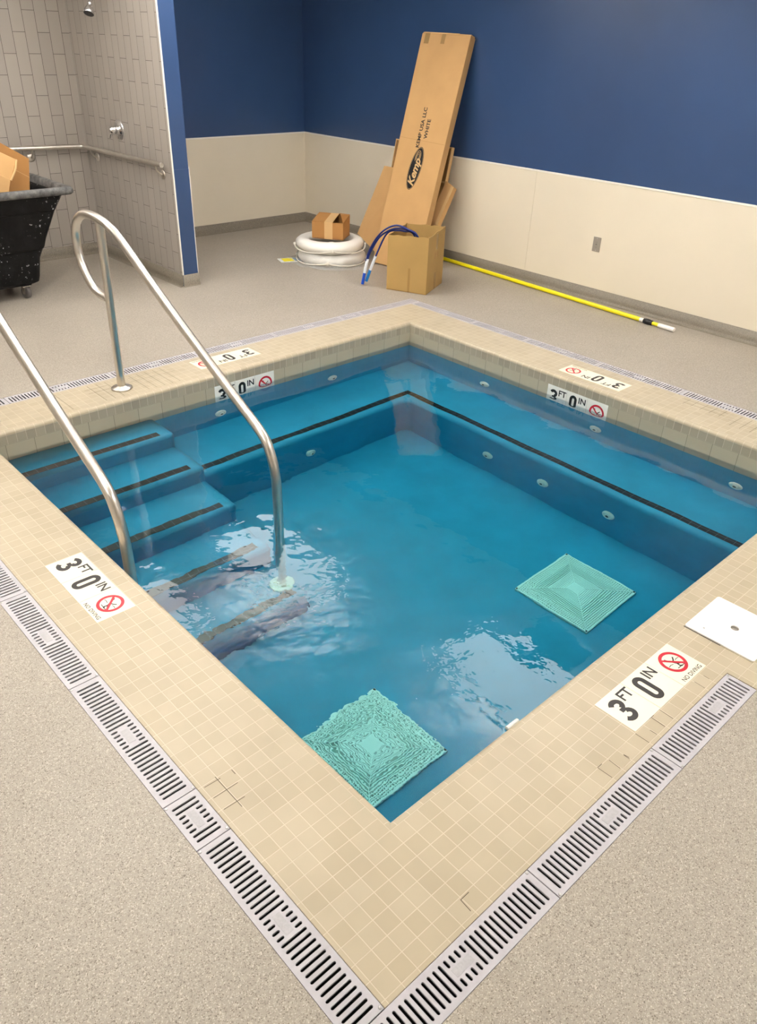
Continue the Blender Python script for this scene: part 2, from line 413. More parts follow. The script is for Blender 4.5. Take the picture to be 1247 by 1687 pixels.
# pool shell
SHX = .945
BD, BW = .42, .50                # bench depth below water, width
def rounded_block(x0, x1, y0, y1, z0, z1, round_edges, r, seg=5):
    """box with bevelled chosen edges via bmesh"""
    bm = bmesh.new()
    vs = [bm.verts.new(p) for p in ((x0,y0,z0),(x1,y0,z0),(x1,y1,z0),(x0,y1,z0),(x0,y0,z1),(x1,y0,z1),(x1,y1,z1),(x0,y1,z1))]
    for f in ((3,2,1,0),(4,5,6,7),(0,1,5,4),(1,2,6,5),(2,3,7,6),(3,0,4,7)): bm.faces.new([vs[i] for i in f])
    ed = []
    for e in bm.edges:
        k = tuple(sorted((vs.index(e.verts[0]), vs.index(e.verts[1]))))
        if k in round_edges: ed.append(e)
    bmesh.ops.bevel(bm, geom=ed, offset=r, segments=seg, profile=.5, affect='EDGES')
    out = MB(); bm.verts.index_update()
    out.add([v.co.copy() for v in bm.verts], [tuple(v.index for v in f.verts) for f in bm.faces], True); bm.free()
    return out
sh = MB()
sh.quad((0, 0, FL), (A, 0, FL), (A, B, FL), (0, B, FL))
for q in (((0,0,FL),(0,0,Z3),(A,0,Z3),(A,0,FL)), ((0,B,FL),(A,B,FL),(A,B,Z3),(0,B,Z3)), ((0,0,FL),(0,B,FL),(0,B,Z3),(0,0,Z3)), ((A,0,FL),(A,0,Z3),(A,B,Z3),(A,B,FL))): sh.quad(*q)
shell = struct(sh, 'pool_basin', M['plaster'], 'blue plaster basin of the sunken pool', 'pool')
def sm_build(mb, name, mat, parent):
    o = mb.build(name, mat, parent)
    w = o.modifiers.new('wn', 'WEIGHTED_NORMAL'); w.keep_sharp = False
    return o
# bench: L-shaped outline swept with rounded lip
bz = ZW-BD
def bench():
    q = MB(); r = .045
    prof = [(BW, FL)]+[(BW-r+r*cos(t), bz-r+r*sin(t)) for t in [pi/2*i/6 for i in range(7)]]+[(.0, bz)]
    path = []
    vs = []; fs = []; m = len(prof)
    # along the right-far wall (x = A-o) from y=0 to inner corner, then along the left-far wall to x=.9
    R_ = .07
    for k, (o, z) in enumerate(prof): pass
    nodes = []
    for (o, z) in prof:
        line = [V((A-o, 0, z))]
        rr = R_ if o > .2 else 0
        if rr:
            cx, cy = A-o-rr, B-o-rr
            # concave inner corner of the bench: arc bulging towards the corner
            for i in range(9):
                t = pi/2*i/8
                line.append(V((cx+rr*cos(t), cy+rr*sin(t), z)))
        else:
            line += [V((A-o, B-o, z))]*9
        line.append(V((.90, B-o, z)))
        nodes.append(line)
    n = len(nodes[0])
    for line in nodes: vs += line
    for i in range(m-1):
        for j in range(n-1): fs.append((i*n+j, i*n+j+1, (i+1)*n+j+1, (i+1)*n+j))
    q.add(vs, fs, True); return q
sm_build(bench(), 'bench', M['plaster'], shell)
ly = [2.862, 2.542, 2.222, 1.908, 1.592]
lz = [ZW-.04-.175*k for k in range(5)]
for k in range(5):
    blk = rounded_block(-.005, SHX-.006*k, ly[k]-.058, B+.005, FL-.01, lz[k], {(4, 5), (5, 6), (1, 5)}, .042, 5)
    sm_build(blk, 'step', M['plaster'], shell)
for k in range(5):
    MB().box((.002, ly[k]-.024, lz[k]-.004), (.862, ly[k]+.026, lz[k]+.0015)).build('black_step_line', M['black_tile_x'], shell)
lx = A-BW+.052+.025; lyb = B-BW+.052+.025
q = MB(); q.box((.98, lyb-.025, bz-.004), (lx+.025, lyb+.025, bz+.0015)); q.build('black_bench_line', M['black_tile_x'], shell)
q = MB(); q.box((lx-.025, 0, bz-.004), (lx+.025, lyb-.026, bz+.0015)); q.build('black_bench_line', M['black_tile_y'], shell)

# water body: rippled top, closed below behind the shell
nx = ny = 170; e_ = .012
wv = []; 
def wave(x, y):
    d1 = math.hypot(x-.86, y-1.68); d2 = math.hypot(x-.5, y-.7)
    z = .0009*sin(7*x+3*y+.5)*sin(4*y-2*x)+.0005*sin(13*x-9*y+1)+.0004*sin(17*y+6*x)
    z += .0007*math.exp(-d1*2.0)*sin(34*d1)*(.6+.4*sin(9*x-5*y))+.0007*math.exp(-d1*1.1)*sin(31*x+17*y)*sin(19*y-11*x)+.0012*math.exp(-d2*2.5)*sin(30*x+11*y)*sin(23*y-8*x)
    return z
for j in range(ny+1):
    for i in range(nx+1):
        x = -e_+(A+2*e_)*i/nx; y = -e_+(B+2*e_)*j/ny
        wv.append((x, y, ZW+wave(x, y)))
wf = [(j*(nx+1)+i, j*(nx+1)+i+1, (j+1)*(nx+1)+i+1, (j+1)*(nx+1)+i) for j in range(ny) for i in range(nx)]
wmb = MB(); wmb.add(wv, wf, True)
bl = len(wv); zb = FL-.03
border = [i for i in range(nx+1)]+[j*(nx+1)+nx for j in range(1, ny+1)]+[ny*(nx+1)+i for i in range(nx-1, -1, -1)]+[j*(nx+1) for j in range(ny-1, 0, -1)]
wmb.v += [V((wv[b][0], wv[b][1], zb)) for b in border]; nb = len(border)
for i in range(nb):
    wmb.f.append((border[(i+1) % nb], border[i], bl+i, bl+(i+1) % nb)); wmb.sm.append(False)
wmb.f.append(tuple(bl+i for i in reversed(range(nb)))); wmb.sm.append(False)
wo = wmb.build('water', M['water']); tag(wo, 'clear rippled water filling the blue pool', 'water', None, 'stuff')

# ---------------------------------------------------------------- setting: walls and ceiling
T_ = .12
struct(MB().box((WX, RY0, -.05), (WX+T_, WY+T_, CH)), 'wall_right', M['blue_wall'], 'blue painted wall on the right behind the leaning cartons', 'wall')
struct(MB().box((PX2-.02, WY, -.05), (WX, WY+T_, CH)), 'wall_back', M['blue_wall'], 'blue painted back wall beside the shower partition', 'wall')
struct(MB().box((RX0, SY, -.05), (PX+.02, SY+T_+.074, CH)), 'wall_shower', M['shower_x'], 'grey vertically tiled back wall of the shower', 'wall')
pw = MB().box((PX+.004, PY, .0), (PX2, WY, CH))
pwo = struct(pw, 'wall_partition', M['blue_wall'], 'blue ended shower partition wall with tiled inner face', 'wall')
MB().box((PX-.004, PY+.006, HB), (PX+.004, SY+.01, CH)).build('tile_face', M['shower_y'], pwo)
MB().box((PX-.006, PY-.003, HB), (PX+.004, PY+.006, CH)).build('white_edge_strip', M['white_trim'], pwo)
MB().box((PX+.0045, PY-.004, HB), (PX2+.001, PY+.004, .905)).build('corner_guard', M['blue_wall'], pwo, .0015)
MB().box((PX2-.002, PY+.002, HB), (PX2+.006, WY, HW)).build('cream_panel', M['cream'], pwo)
MB().box((PX2, PY-.003, HB), (PX2+.007, PY+.004, HW)).build('white_edge_strip', M['white_trim'], pwo)
struct(MB().box((RX0-T_, RY0, -.05), (RX0, SY+T_, CH)), 'wall_left', M['pale_wall'], 'pale wall on the left side of the room', 'wall')
struct(MB().box((RX0-T_, RY0-T_, -.05), (WX+T_, RY0, CH)), 'wall_front', M['pale_wall'], 'pale wall on the near side of the room', 'wall')
# ceiling with one unseen dark opening, added for its reflection in the water
HX0, HX1, HY0, HY1 = 3.85, 4.35, 1.60, 2.20
mb = MB()
for (x0, y0, x1, y1) in ((RX0, RY0, WX+T_, HY0), (RX0, HY1, WX+T_, WY+T_), (RX0, HY0, HX0, HY1), (HX1, HY0, WX+T_, HY1)):
    mb.box((x0, y0, CH), (x1, y1, CH+.04))
struct(mb, 'ceiling', M['ceiling'], 'white ceiling over the pool room', 'ceiling')
mb = MB()
mb.box((HX0-.01, HY0-.01, CH+.3), (HX1+.01, HY1+.01, CH+.32))
for a_, b_ in (((HX0-.02, HY0-.02, CH+.04), (HX0, HY1+.02, CH+.31)), ((HX1, HY0-.02, CH+.04), (HX1+.02, HY1+.02, CH+.31)), ((HX0, HY0-.02, CH+.04), (HX1, HY0, CH+.31)), ((HX0, HY1, CH+.04), (HX1, HY1+.02, CH+.31))): mb.box(a_, b_)
struct(mb, 'trim_2', M['void_shade'], 'added dark opening in the unseen ceiling above the pool', 'ceiling opening')
# wainscot panels
pr = MB(); seams = [RY0, .87, 3.30, WY]
for y0, y1 in zip(seams, seams[1:]): pr.box((WX-.006, y0+.0012, HB), (WX, y1-.0012, HW))
tr = struct(pr, 'trim_3', M['cream'], 'cream wall panelling along the lower right wall', 'wall panelling', .0008)
MB().box((WX-.010, RY0, HW-.004), (WX, WY-.010, HW+.010)).build('white_cap_strip', M['white_trim'], tr, .002)
tr = struct(MB().box((PX2+.008, WY-.006, HB), (WX-.006, WY, HW)), 'trim_4', M['cream'], 'cream wall panelling along the lower back wall', 'wall panelling', .0008)
MB().box((PX2+.008, WY-.010, HW-.004), (WX, WY, HW+.010)).build('white_cap_strip', M['white_trim'], tr, .002)
MB().box((WX-.012, WY-.012, HB), (WX-.004, WY-.004, HW)).build('white_corner_strip', M['cream'], tr)
# coved resin baseboards
def cove(p0, p1, nrm, name, label, t=.008, r=.028):
    q = MB(); nrm = V(nrm); p0, p1 = V(p0), V(p1)
    prof = [(0, HB), (t, HB), (t, r)]+[(t+r-r*cos(a), r-r*sin(a)) for a in [pi/2*i/5 for i in range(1, 6)]]
    prof[-1] = (t+r, .0012)
    prof.append((t+r+.004, -.001))
    vs = []
    for (o, z) in prof: vs += [p0+nrm*o+V((0, 0, z)), p1+nrm*o+V((0, 0, z))]
    fs = [(2*i, 2*i+1, 2*i+3, 2*i+2) for i in range(len(prof)-1)]
    if (p1-p0).cross(V((0, 0, 1))).dot(nrm) > 0: fs = [tuple(reversed(f)) for f in fs]
    q.add(vs, fs, True)
    return struct(q, name, M['cove'], label, 'baseboard')
cove((WX, RY0, 0), (WX, WY, 0), (-1, 0, 0), 'baseboard_right', 'shade-toned coved resin baseboard along the right wall')
cove((PX2, WY, 0), (WX, WY, 0), (0, -1, 0), 'baseboard_back', 'shade-toned coved resin baseboard along the back wall')
cove((RX0, SY, 0), (PX, SY, 0), (0, -1, 0), 'baseboard_shower', 'shade-toned coved resin baseboard along the tiled shower wall')
cove((PX-.004, PY-.01, 0), (PX-.004, SY, 0), (-1, 0, 0), 'baseboard_partition', 'shade-toned coved resin baseboard along the tiled partition face')
cove((PX-.01, PY, 0), (PX2+.008, PY, 0), (0, -1, 0), 'baseboard_end', 'shade-toned resin base on the blue end of the partition', .012, .012)
cove((PX2, PY-.01, 0), (PX2, WY, 0), (1, 0, 0), 'baseboard_left', 'shade-toned coved resin baseboard on the far side of the partition')

# ---------------------------------------------------------------- ceiling lights
def ceiling_light(x, y, lx_, ly_, label):
    t = thing('ceiling_light', label, 'ceiling light', (x, y, CH), group='hanging ceiling light panels')
    f = MB(); a_, b_ = lx_/2, ly_/2; z0, z1 = -.42, -.37
    for p, q in (((-a_-.02, -b_-.02, z0), (-a_, b_+.02, z1)), ((a_, -b_-.02, z0), (a_+.02, b_+.02, z1)), ((-a_, -b_-.02, z0), (a_, -b_, z1)), ((-a_, b_, z0), (a_, b_+.02, z1))): f.box(p, q)
    f.build('frame', M['white_trim'], t, local=True)
    MB().box((-a_, -b_, z0+.008), (a_, b_, z0+.02)).build('diffuser', M['panel'], t, local=True)
    MB().box((-a_, -b_, z1-.02), (a_, b_, z1-.008)).build('added_uplight', M['panel_up'], t, local=True)  # unseen emitter added on top to light the ceiling
    for sx in (-1, 1):
        for sy in (-1, 1): MB().tube([(sx*(a_+.01), sy*(b_+.01), z1), (sx*(a_+.01), sy*(b_+.01), -.001)], .004, 8).build('hanging_rod', M['white_trim'], t, local=True)
for (x, y, lx_, ly_, lb) in ((2.62, 4.32, .62, 1.4, 'hanging light panel just past the far pool edge'),
                             (1.40, 4.40, .5, .9, 'hanging light panel in front of the shower'),
                             (-.3, 5.3, 1.2, .6, 'added unseen light panel over the black cart'),  # extra lamp added to make up brightness on the shower side
                             (3.08, 1.50, .7, 1.4, 'hanging light panel over the right half of the pool'),
                             (.3, 2.3, .8, 1.5, 'hanging light panel over the pool steps'),
                             (1.2, -1.5, .65, 1.1, 'hanging light panel over the near right deck'),
                             (-1.75, 1.2, .6, 1.3, 'hanging light panel over the near left deck'),
                             (3.6, -1.7, .8, 1.2, 'hanging light panel by the near end of the blue wall')):
    ceiling_light(x, y, lx_, ly_, lb)

# ---------------------------------------------------------------- drain grates
def grate(x0, y0, length, direction, label, logo=True, logo_at=None):
    """local x along the run, y across (0..GW)"""
    if direction == 'x': rot = basis((1, 0, 0), (0, 1, 0), (0, 0, 1)); loc = (x0, y0, 0)
    else: rot = basis((0, 1, 0), (-1, 0, 0), (0, 0, 1)); loc = (x0+GW, y0, 0)
    t = thing('drain_grate', label, 'drain grate', loc, rot, 'slotted drain grates round the pool')
    g = .0015; pitch = .0183; n = int((length-.022)//pitch); m0 = (length-(n-1)*pitch)/2
    holes = []; sw = .0082; ya, yb = .016, GW-.016
    lc = logo_at if logo_at is not None else length/2
    def stad(cx, a, b):
        r = sw/2; pts = []
        for i in range(5): pts.append((cx+r*cos(pi+pi*i/4), a+r+r*sin(pi+pi*i/4)))
        for i in range(5): pts.append((cx+r*cos(pi*i/4), b-r+r*sin(pi*i/4)))
        return pts
    for k in range(n):
        cx = m0+k*pitch
        if logo and abs(cx-lc) < .040: holes += [stad(cx, ya, GW/2-.016), stad(cx, GW/2+.016, yb)]
        else: holes.append(stad(cx, ya, yb))
    p = MB(); p.holed([(g, g), (length-g, g), (length-g, GW-g), (g, GW-g)], holes, -.006, -.0006)
    p.build('slotted_plate', M['grate'], t, local=True)
    if logo:
        l = MB(); l.box((lc-.030, GW/2-.011, -.001), (lc+.030, GW/2+.011, -.0002)); l.build('centre_badge', M['badge'], t, .0, local=True)
    for sx, sy in ((.008, .007), (length-.008, GW-.007)):
        s = MB(); s.lathe([(.0045, -.001), (.0045, .0004), (.003, .001), (0, .001)], (sx, sy, 0), n=10); s.build('screw', M['screw'], t, local=True)
    return t
# near right run (along x at y from -CW-GW)
yN = OL
for a0, b0, lb, la in ((OL, .163, 'slotted drain grate at the near corner of the pool, right-hand run', None),
                       (.163, .780, 'slotted drain grate in the near right run, second from the near corner', None),
                       (.780, 1.281, 'shorter slotted drain grate in the near right run beside the white skimmer lid', .318)):
    grate(a0, yN, b0-a0, 'x', lb, True, la)
grate(1.80, yN, .61, 'x', 'slotted drain grate in the near right run beyond the white skimmer lid')
grate(2.41, yN, .61, 'x', 'slotted drain grate in the near right run, next to last before the blue wall')
grate(3.02, yN, ox-3.02, 'x', 'slotted drain grate at the right corner of the pool')
for a0, b0, lb in ((-CW, .267, 'slotted drain grate in the near left run, touching the near corner'),
                   (.267, .443, 'very short drain grate piece in the near left run'),
                   (.443, 1.048, 'slotted drain grate in the near left run just past the very short piece'),
                   (1.048, 1.648, 'slotted drain grate in the near left run beside the depth marker'),
                   (1.648, 2.25, 'slotted drain grate in the near left run, fifth from the near corner'),
                   (2.25, 2.85, 'slotted drain grate in the near left run, sixth from the near corner'),
                   (2.85, B+CW, 'slotted drain grate in the near left run, ending at the left pool corner')):
    grate(OL, a0, b0-a0, 'y', lb, True)
for a0, b0, lb in ((OL, .26, 'slotted drain grate at the left pool corner in the far left run'),
                   (.26, .89, 'slotted drain grate in the far left run behind the left handrail'),
                   (.89, 1.505, 'slotted drain grate in the far left run just right of the handrail post'),
                   (1.505, 2.132, 'slotted drain grate in the far left run behind the coping depth marker'),
                   (2.132, 2.768, 'slotted drain grate in the far left run between depth marker and far corner'),
                   (2.768, 2.961, 'very short drain grate piece in the far left run'),
                   (2.961, ox, 'slotted drain grate at the far corner of the pool, in front of the open carton')):
    grate(a0, B+CW, b0-a0, 'x', lb, True)
for a0, b0, lb in ((-CW, .44, 'slotted drain grate in the far right run nearest the right pool corner'),
                   (.44, 1.046, 'slotted drain grate in the far right run beside the stained coping tiles'),
                   (1.046, 1.66, 'slotted drain grate in the far right run behind the numeral three of the coping marker'),
                   (1.66, 2.27, 'slotted drain grate in the far right run behind the red symbol of the coping marker'),
                   (2.27, 2.783, 'shorter slotted drain grate in the far right run, second from the far corner'),
                   (2.783, B+CW, 'slotted drain grate in the far right run touching the far corner')):
    grate(A+CW, a0, b0-a0, 'y', lb, True)

# ---------------------------------------------------------------- depth markers
def numeral3(T):
    p = []
    for i in range(13): t = radians(158-(158+75)*i/12); p.append((.335+.135*cos(t), .665+.112*sin(t)))
    q_ = []
    for i in range(14): t = radians(75-(75+160)*i/13); q_.append((.335+.145*cos(t), .355+.118*sin(t)))
    mb = MB(); mb.ribbon([(x*T, y*T) for x, y in p], .125*T, .0003); mb.ribbon([(x*T, y*T) for x, y in q_], .125*T, .00032)
    mb.ribbon([(.27*T, .512*T), (.40*T, .512*T)], .11*T, .00034)
    return mb
def numeral0(T):
    p = []; hw, r = .118, .118
    for cx, cy, a0 in ((.335, .705, 0), (.335, .315, 180)):
        for i in range(10): t = radians(a0+180*i/9); p.append((cx+hw*cos(t), cy+r*sin(t)))
    mb = MB(); mb.ribbon([(x*T, y*T) for x, y in p], .125*T, .0003, True); return mb
def depth_marker(loc, r, u, label, T=TILE, caption=True, mt='marker', ink='ink'):
    r, u = V(r), V(u); n = r.cross(u)
    t = thing('depth_marker', label, 'depth marker', loc, basis(r, u, n), 'pool depth markers')
    g = .0016
    tl = []
    for k in range(3):
        b = MB().box((k*(T+g), 0, -.006), (k*(T+g)+T, T, .0012)).build(('feet_tile', 'inches_tile', 'symbol_tile')[k], M[mt], t, .0006, 1, local=True)
        tl.append(b)
    z0 = .0013
    def put(mb, k, name, mat): 
        mb.v = [p+V((k*(T+g), 0, z0)) for p in mb.v]; return mb.build(name, M[mat], tl[k], local=True)
    put(numeral3(T), 0, 'numeral', ink); put(numeral0(T), 1, 'numeral', ink)
    for k, w in ((0, 'FT'), (1, 'IN')):
        m = text_mesh(w, .285*T/.73*.95, .0003, 0, .0012); xf(m, Mx.Translation((.775*T, .735*T, 0))); put(m, k, 'unit_text', ink)
    cy = .57 if caption else .5; R = .335 if caption else .36; cx = .52
    m = MB(); m.ribbon([((cx+R*.88*cos(2*pi*i/40))*T, (cy+R*.88*sin(2*pi*i/40))*T) for i in range(40)], .24*R*T, .0006, True)
    d = R*.88*.707; m.ribbon([((cx-d)*T, (cy+d)*T), ((cx+d)*T, (cy-d)*T)], .19*R*T, .00062); put(m, 2, 'red_prohibition_ring', 'red_ink')
    m = MB()
    def rb(pts, w): m.ribbon([((cx+x*R)*T, (cy+y*R)*T) for x, y in pts], w*R*T, .0003)
    rb([(-.34, .5), (-.22, .22), (-.02, -.02)], .14); rb([(-.02, -.02), (.1, -.22), (.3, -.34)], .17); rb([(.1, -.22), (.05, -.5), (.22, -.62)], .13)
    rb([(.02, .0), (.22, .12), (.42, .3)], .10); rb([(-.7, -.12), (-.45, -.08), (-.2, -.14)], .05); rb([(.3, .0), (.5, .04), (.72, 0)], .05)
    rb([(-.3, -.56), (.5, -.6)], .06)
    put(m, 2, 'diver_figure', 'black_ink')
    if caption:
        m = text_mesh('NO DIVING', .105*T/.7, .0003, 0, .0003); xf(m, Mx.Translation((.52*T, .095*T, 0))); put(m, 2, 'caption', ink)
    return t
depth_marker((.800, -.1268-TILE, 0), (1, 0, 0), (0, 1, 0), 'floor depth marker on the near right coping beside the skimmer lid')
depth_marker((-.0795-TILE, 1.7624, 0), (0, -1, 0), (1, 0, 0), 'floor depth marker on the near left coping beside the steps')
depth_marker((A+.0852+TILE, 1.767-.461, 0), (0, 1, 0), (-1, 0, 0), 'upside-down floor depth marker on the far right coping')
depth_marker((1.842, B+.140+TILE, 0), (-1, 0, 0), (0, -1, 0), 'upside-down floor depth marker on the far left coping behind the handrail')
depth_marker((A, 1.769, Z2-TILE-.001), (0, -1, 0), (0, 0, 1), 'waterline depth marker set in the right pool wall above a jet', caption=False, mt='marker_w', ink='black_ink')
depth_marker((1.380, B, Z2-TILE-.001), (1, 0, 0), (0, 0, 1), 'waterline depth marker set in the left pool wall behind the handrail', caption=False, mt='marker_w', ink='black_ink')

# ---------------------------------------------------------------- handrails
def handrail(x, label):
    t = thing('handrail', label, 'handrail', (x, 3.22, 0), group='pool step handrails')
    P = [(1.675, lz[4]), (1.678, -.5), (1.682, -.05), (1.692, .07), (1.722, .165), (1.785, .247), (2.0, .362), (2.558, .660), (2.963, .893), (3.10, .950),
         (3.20, .969), (3.30, .974), (3.40, .962), (3.485, .918), (3.532, .850), (3.541, .76), (3.505, .650), (3.42, .568), (3.33, .541), (3.235, .538)]
    MB().tube(smooth_path([(x, y, z) for y, z in P], 6), .0235, 20).build('rail', M['steel'], t)
    MB().tube([(x, 3.235, .0), (x, 3.222, .5), (x, 3.205, .955)], .0235, 20).build('post', M['steel'], t)
    MB().lathe([(.03, 0), (.061, 0), (.061, .007), (.056, .011), (.032, .015), (.026, .02), (.025, .02)], (x, 3.235, 0), n=36).build('coping_flange', M['steel'], t)
    MB().lathe([(.03, 0), (.062, 0), (.062, .006), (.055, .011), (.03, .014), (.025, .014)], (x, 1.675, lz[4]+.001), n=36).build('underwater_flange', M['white_plastic'], t)
    return t
handrail(.85, 'stainless pool handrail with looped end, post standing on the far left coping')
handrail(.076, 'stainless pool handrail cut by the left picture edge, next to the near coping')

# ---------------------------------------------------------------- jets and suction grates
def jet(p, n, label):
    n = V(n); p = V(p)
    t = thing('return_jet', label, 'water jet', p, None, 'pool return jets')
    MB().lathe([(.040, -.004), (.042, .004), (.039, .009), (.030, .014), (.022, .015), (.020, .012), (.018, .008)], p, n, 28).build('flange', M['white_plastic'], t)
    MB().lathe([(.0185, .006), (.019, .012), (.017, .017), (.012, .0195), (0, .0195)], p, n, 24).build('eyeball', M['white_plastic'], t)
    MB().lathe([(.0105, .0196), (.0105, .0201), (0, .0201)], p, n, 16).build('nozzle_hole', M['outlet_dark'], t)
for y, w in ((2.295, 'nearest the far corner'), (1.366, 'below the waterline depth marker'), (.431, 'at the right picture edge')):
    jet((A, y, -.408), (-1, 0, 0), 'white jet in the right pool wall above the bench, '+w)
for x, w in ((2.345, 'toward the far corner'), (1.408, 'behind the handrail near the steps')):
    jet((x, B, -.412), (0, -1, 0), 'white jet in the left pool wall above the bench, '+w)
for y, w in ((1.817, 'farthest from the viewer'), (1.365, 'middle of three'), (.897, 'nearest the bright suction grate')):
    jet((A-BW, y, -.828), (-1, 0, 0), 'white jet in the right bench riser, '+w)
jet((1.751, B-BW, -.820), (0, -1, 0), 'white jet in the left bench riser beside the handrail')
def suction(cx, cy, label):
    t = thing('suction_grate', label, 'suction grate', (cx, cy, FL), None, 'square suction grates on the pool floor')
    h = .226
    MB().box((-h, -h, .001), (h, h, .010)).build('bed', M['grate_shadow'], t, local=True)
    f = MB()
    def sq(a, w, z0, z1):
        f.box((-a, -a, z0), (a, -a+w, z1)); f.box((-a, a-w, z0), (a, a, z1)); f.box((-a, -a+w, z0), (-a+w, a-w, z1)); f.box((a-w, -a+w, z0), (a, a-w, z1))
    sq(h, .012, .008, .020)
    f.build('outer_frame', M['grate_white'], t, .002, local=True)
    f = MB()
    k = 0; a = h-.018
    while a > .039:
        sq(a, .0052 if a > .112 else .0066, .010, .019+.010*(1-a/h)); a -= .0092 if a < .11 else .0112
    f.build('slotted_cover', M['grate_white'], t, local=True)
    f = MB()
    for sx in (-1, 1):
        for sy in (-1, 1): f.tube([(sx*.03, sy*.03, .028), (sx*(h-.01), sy*(h-.01), .02)], .0028, 6)
    for i in range(-18, 19):          # cross ribs in the outer bands
        c = i*.0118; 
        for sgn in (-1, 1):
            e0 = max(abs(c), h-.062)+.001; 
            if e0 < h-.012:
                f.box((c-.0022, min(sgn*e0, sgn*(h-.012)), .010), (c+.0022, max(sgn*e0, sgn*(h-.012)), .0185))
                f.box((min(sgn*e0, sgn*(h-.012)), c-.0022, .010), (max(sgn*e0, sgn*(h-.012)), c+.0022, .0185))
    f.build('cross_ribs', M['grate_white'], t, local=True)
    MB().box((-.036, -.036, .012), (.036, .036, .0305)).build('centre_plate', M['grate_white'], t, .002, local=True)
    for sx in (-1, 1):
        for sy in (-1, 1): MB().lathe([(.0055, .019), (.0055, .0222), (0, .0225)], (sx*(h-.008), sy*(h-.008), 0), n=10).build('screw', M['black_rubber'], t, local=True)
suction(2.062, .705, 'pale green suction grate on the pool floor near the right bench')
suction(.583, .690, 'pale green suction grate on the pool floor in the near corner')

# ---------------------------------------------------------------- skimmer lid
t = thing('skimmer_cover', 'square white skimmer lid with finger hole in the near right coping', 'skimmer lid', (1.535, -.251, 0))
hh = [(1.535-.006+.0155*cos(2*pi*i/20)-1.535, -.002+.0155*sin(2*pi*i/20)) for i in range(20)]
p = MB(); L2 = .1325; c_ = .006
p.holed([(-L2+c_, -L2), (L2-c_, -L2), (L2, -L2+c_), (L2, L2-c_), (L2-c_, L2), (-L2+c_, L2), (-L2, L2-c_), (-L2, -L2+c_)], [hh], .0008, .0065)
p.build('lid_plate', M['lid'], t, .0012, local=True)
MB().lathe([(0, .0011), (.0155, .0011), (.0155, .0012), (0, .0013)], (-.006, -.002, 0), n=20).build('finger_hole', M['outlet'], t, local=True)
MB().box((-L2-.004, -.01, .0004), (-L2, L2+.001, .0012)).build('gap', M['outlet_dark'], t, local=True)
MB().lathe([(.004, .006), (.004, .0072), (0, .0074)], (-.095, .075, 0), n=10).build('screw', M['screw'], t, local=True)
# skimmer weir float showing past the coping edge
t = thing('skimmer_weir', 'white skimmer flap just showing over the near right pool edge', 'skimmer flap', (.65, .05, ZW))
MB().box((.622, .012, ZW-.05), (.672, .062, ZW+.010)).build('flap', M['white_plastic'], t, .008, 3)
MB().tube([(.618, .070, ZW+.004), (.676, .070, ZW+.004)], .009, 12).build('hinge_bar', M['white_plastic'], t)

# ---------------------------------------------------------------- cartons by the right wall
def carton_print(t, o, u, v, n):
    Rm = Mx((V((*u, 0)), V((*v, 0)), V((*n, 0)), V((0, 0, 0, 1)))).transposed()
    R4_ = Mx.Translation(o) @ Rm
    return R4_
o_ = V((4.096, 4.57284, 0)); u_ = V((.1195, -.99271, -.0159)).normalized(); n_ = V((-.95096, -.11905, .28549)).normalized(); v_ = n_.cross(u_).normalized()
W_, L_, D_ = .513, 1.952, .075
o_.z += .012
t = thing('tall_carton', 'tall narrow brown carton with a black oval logo leaning on the blue wall', 'carton', tuple(o_))
Q = lambda a, b, c=0: o_+u_*a+v_*b+n_*c
body = MB(); body.hexa([Q(0, 0), Q(W_, 0), Q(W_, L_-.006), Q(0, L_-.006)], -n_*D_)
body.build('body', M['card'], t, .003)
MB().hexa([Q(.004, L_-.006, -.004), Q(W_-.004, L_-.006, -.004), Q(W_-.004, L_+.004, -.010), Q(.004, L_+.006, -.010)], -n_*(D_-.016)).build('top_flap', M['edge'], t)
MB().hexa([Q(.02, L_-.004, .0008), Q(W_-.12, L_-.004, .0008), Q(W_-.12, L_+.006, -.002), Q(.02, L_+.006, -.002)], -n_*.006).build('top_flap', M['edge'], t)
MB().hexa([Q(W_*.42, L_-.08, .0006), Q(W_*.50, L_-.08, .0006), Q(W_*.50, L_-.004, .0006), Q(W_*.42, L_-.004, .0006)], -n_*.001).build('tape_strip', M['tape_clear'], t)
MB().hexa([Q(W_*.07, L_-.085, .0006), Q(W_*.17, L_-.085, .0006), Q(W_*.17, L_-.004, .0006), Q(W_*.07, L_-.004, .0006)], -n_*.001).build('tape_strip', M['tape_clear'], t)
MB().hexa([Q(.01, 1.107, .0004), Q(W_-.01, 1.092, .0004), Q(W_-.01, 1.0945, .0004), Q(.01, 1.1095, .0004)], -n_*.001).build('crease', M['card_in'], t)
def face_xf(a, b): # text running up the carton
    m = Mx((V((*v_, 0)), V((*(-u_), 0)), V((*n_, 0)), V((0, 0, 0, 1)))).transposed()
    return Mx.Translation(Q(a, b)) @ m
m = text_mesh('KEMP USA LLC', .050, .0008, 0, .0013, 1.02); xf(m, face_xf(.222, 1.205)); m.build('printed_text', M['black_ink'], t)
m = text_mesh('WHITE', .050, .0008, 0, .0013, 1.02); xf(m, face_xf(.287, 1.20)); m.build('printed_text', M['black_ink'], t)
ov = MB(); ov.add([(.183*cos(2*pi*i/48), .066*sin(2*pi*i/48), .0008) for i in range(48)], [tuple(range(48))])
lg = Mx.Rotation(radians(-7), 4, 'Z')
ovo = xf(ov, face_xf(.250, .868) @ lg).build('oval_logo', M['black_ink'], t)
r_ = MB(); r_.ribbon([(.176*cos(2*pi*i/48), .0605*sin(2*pi*i/48)) for i in range(48)], .0022, .0011, True); 
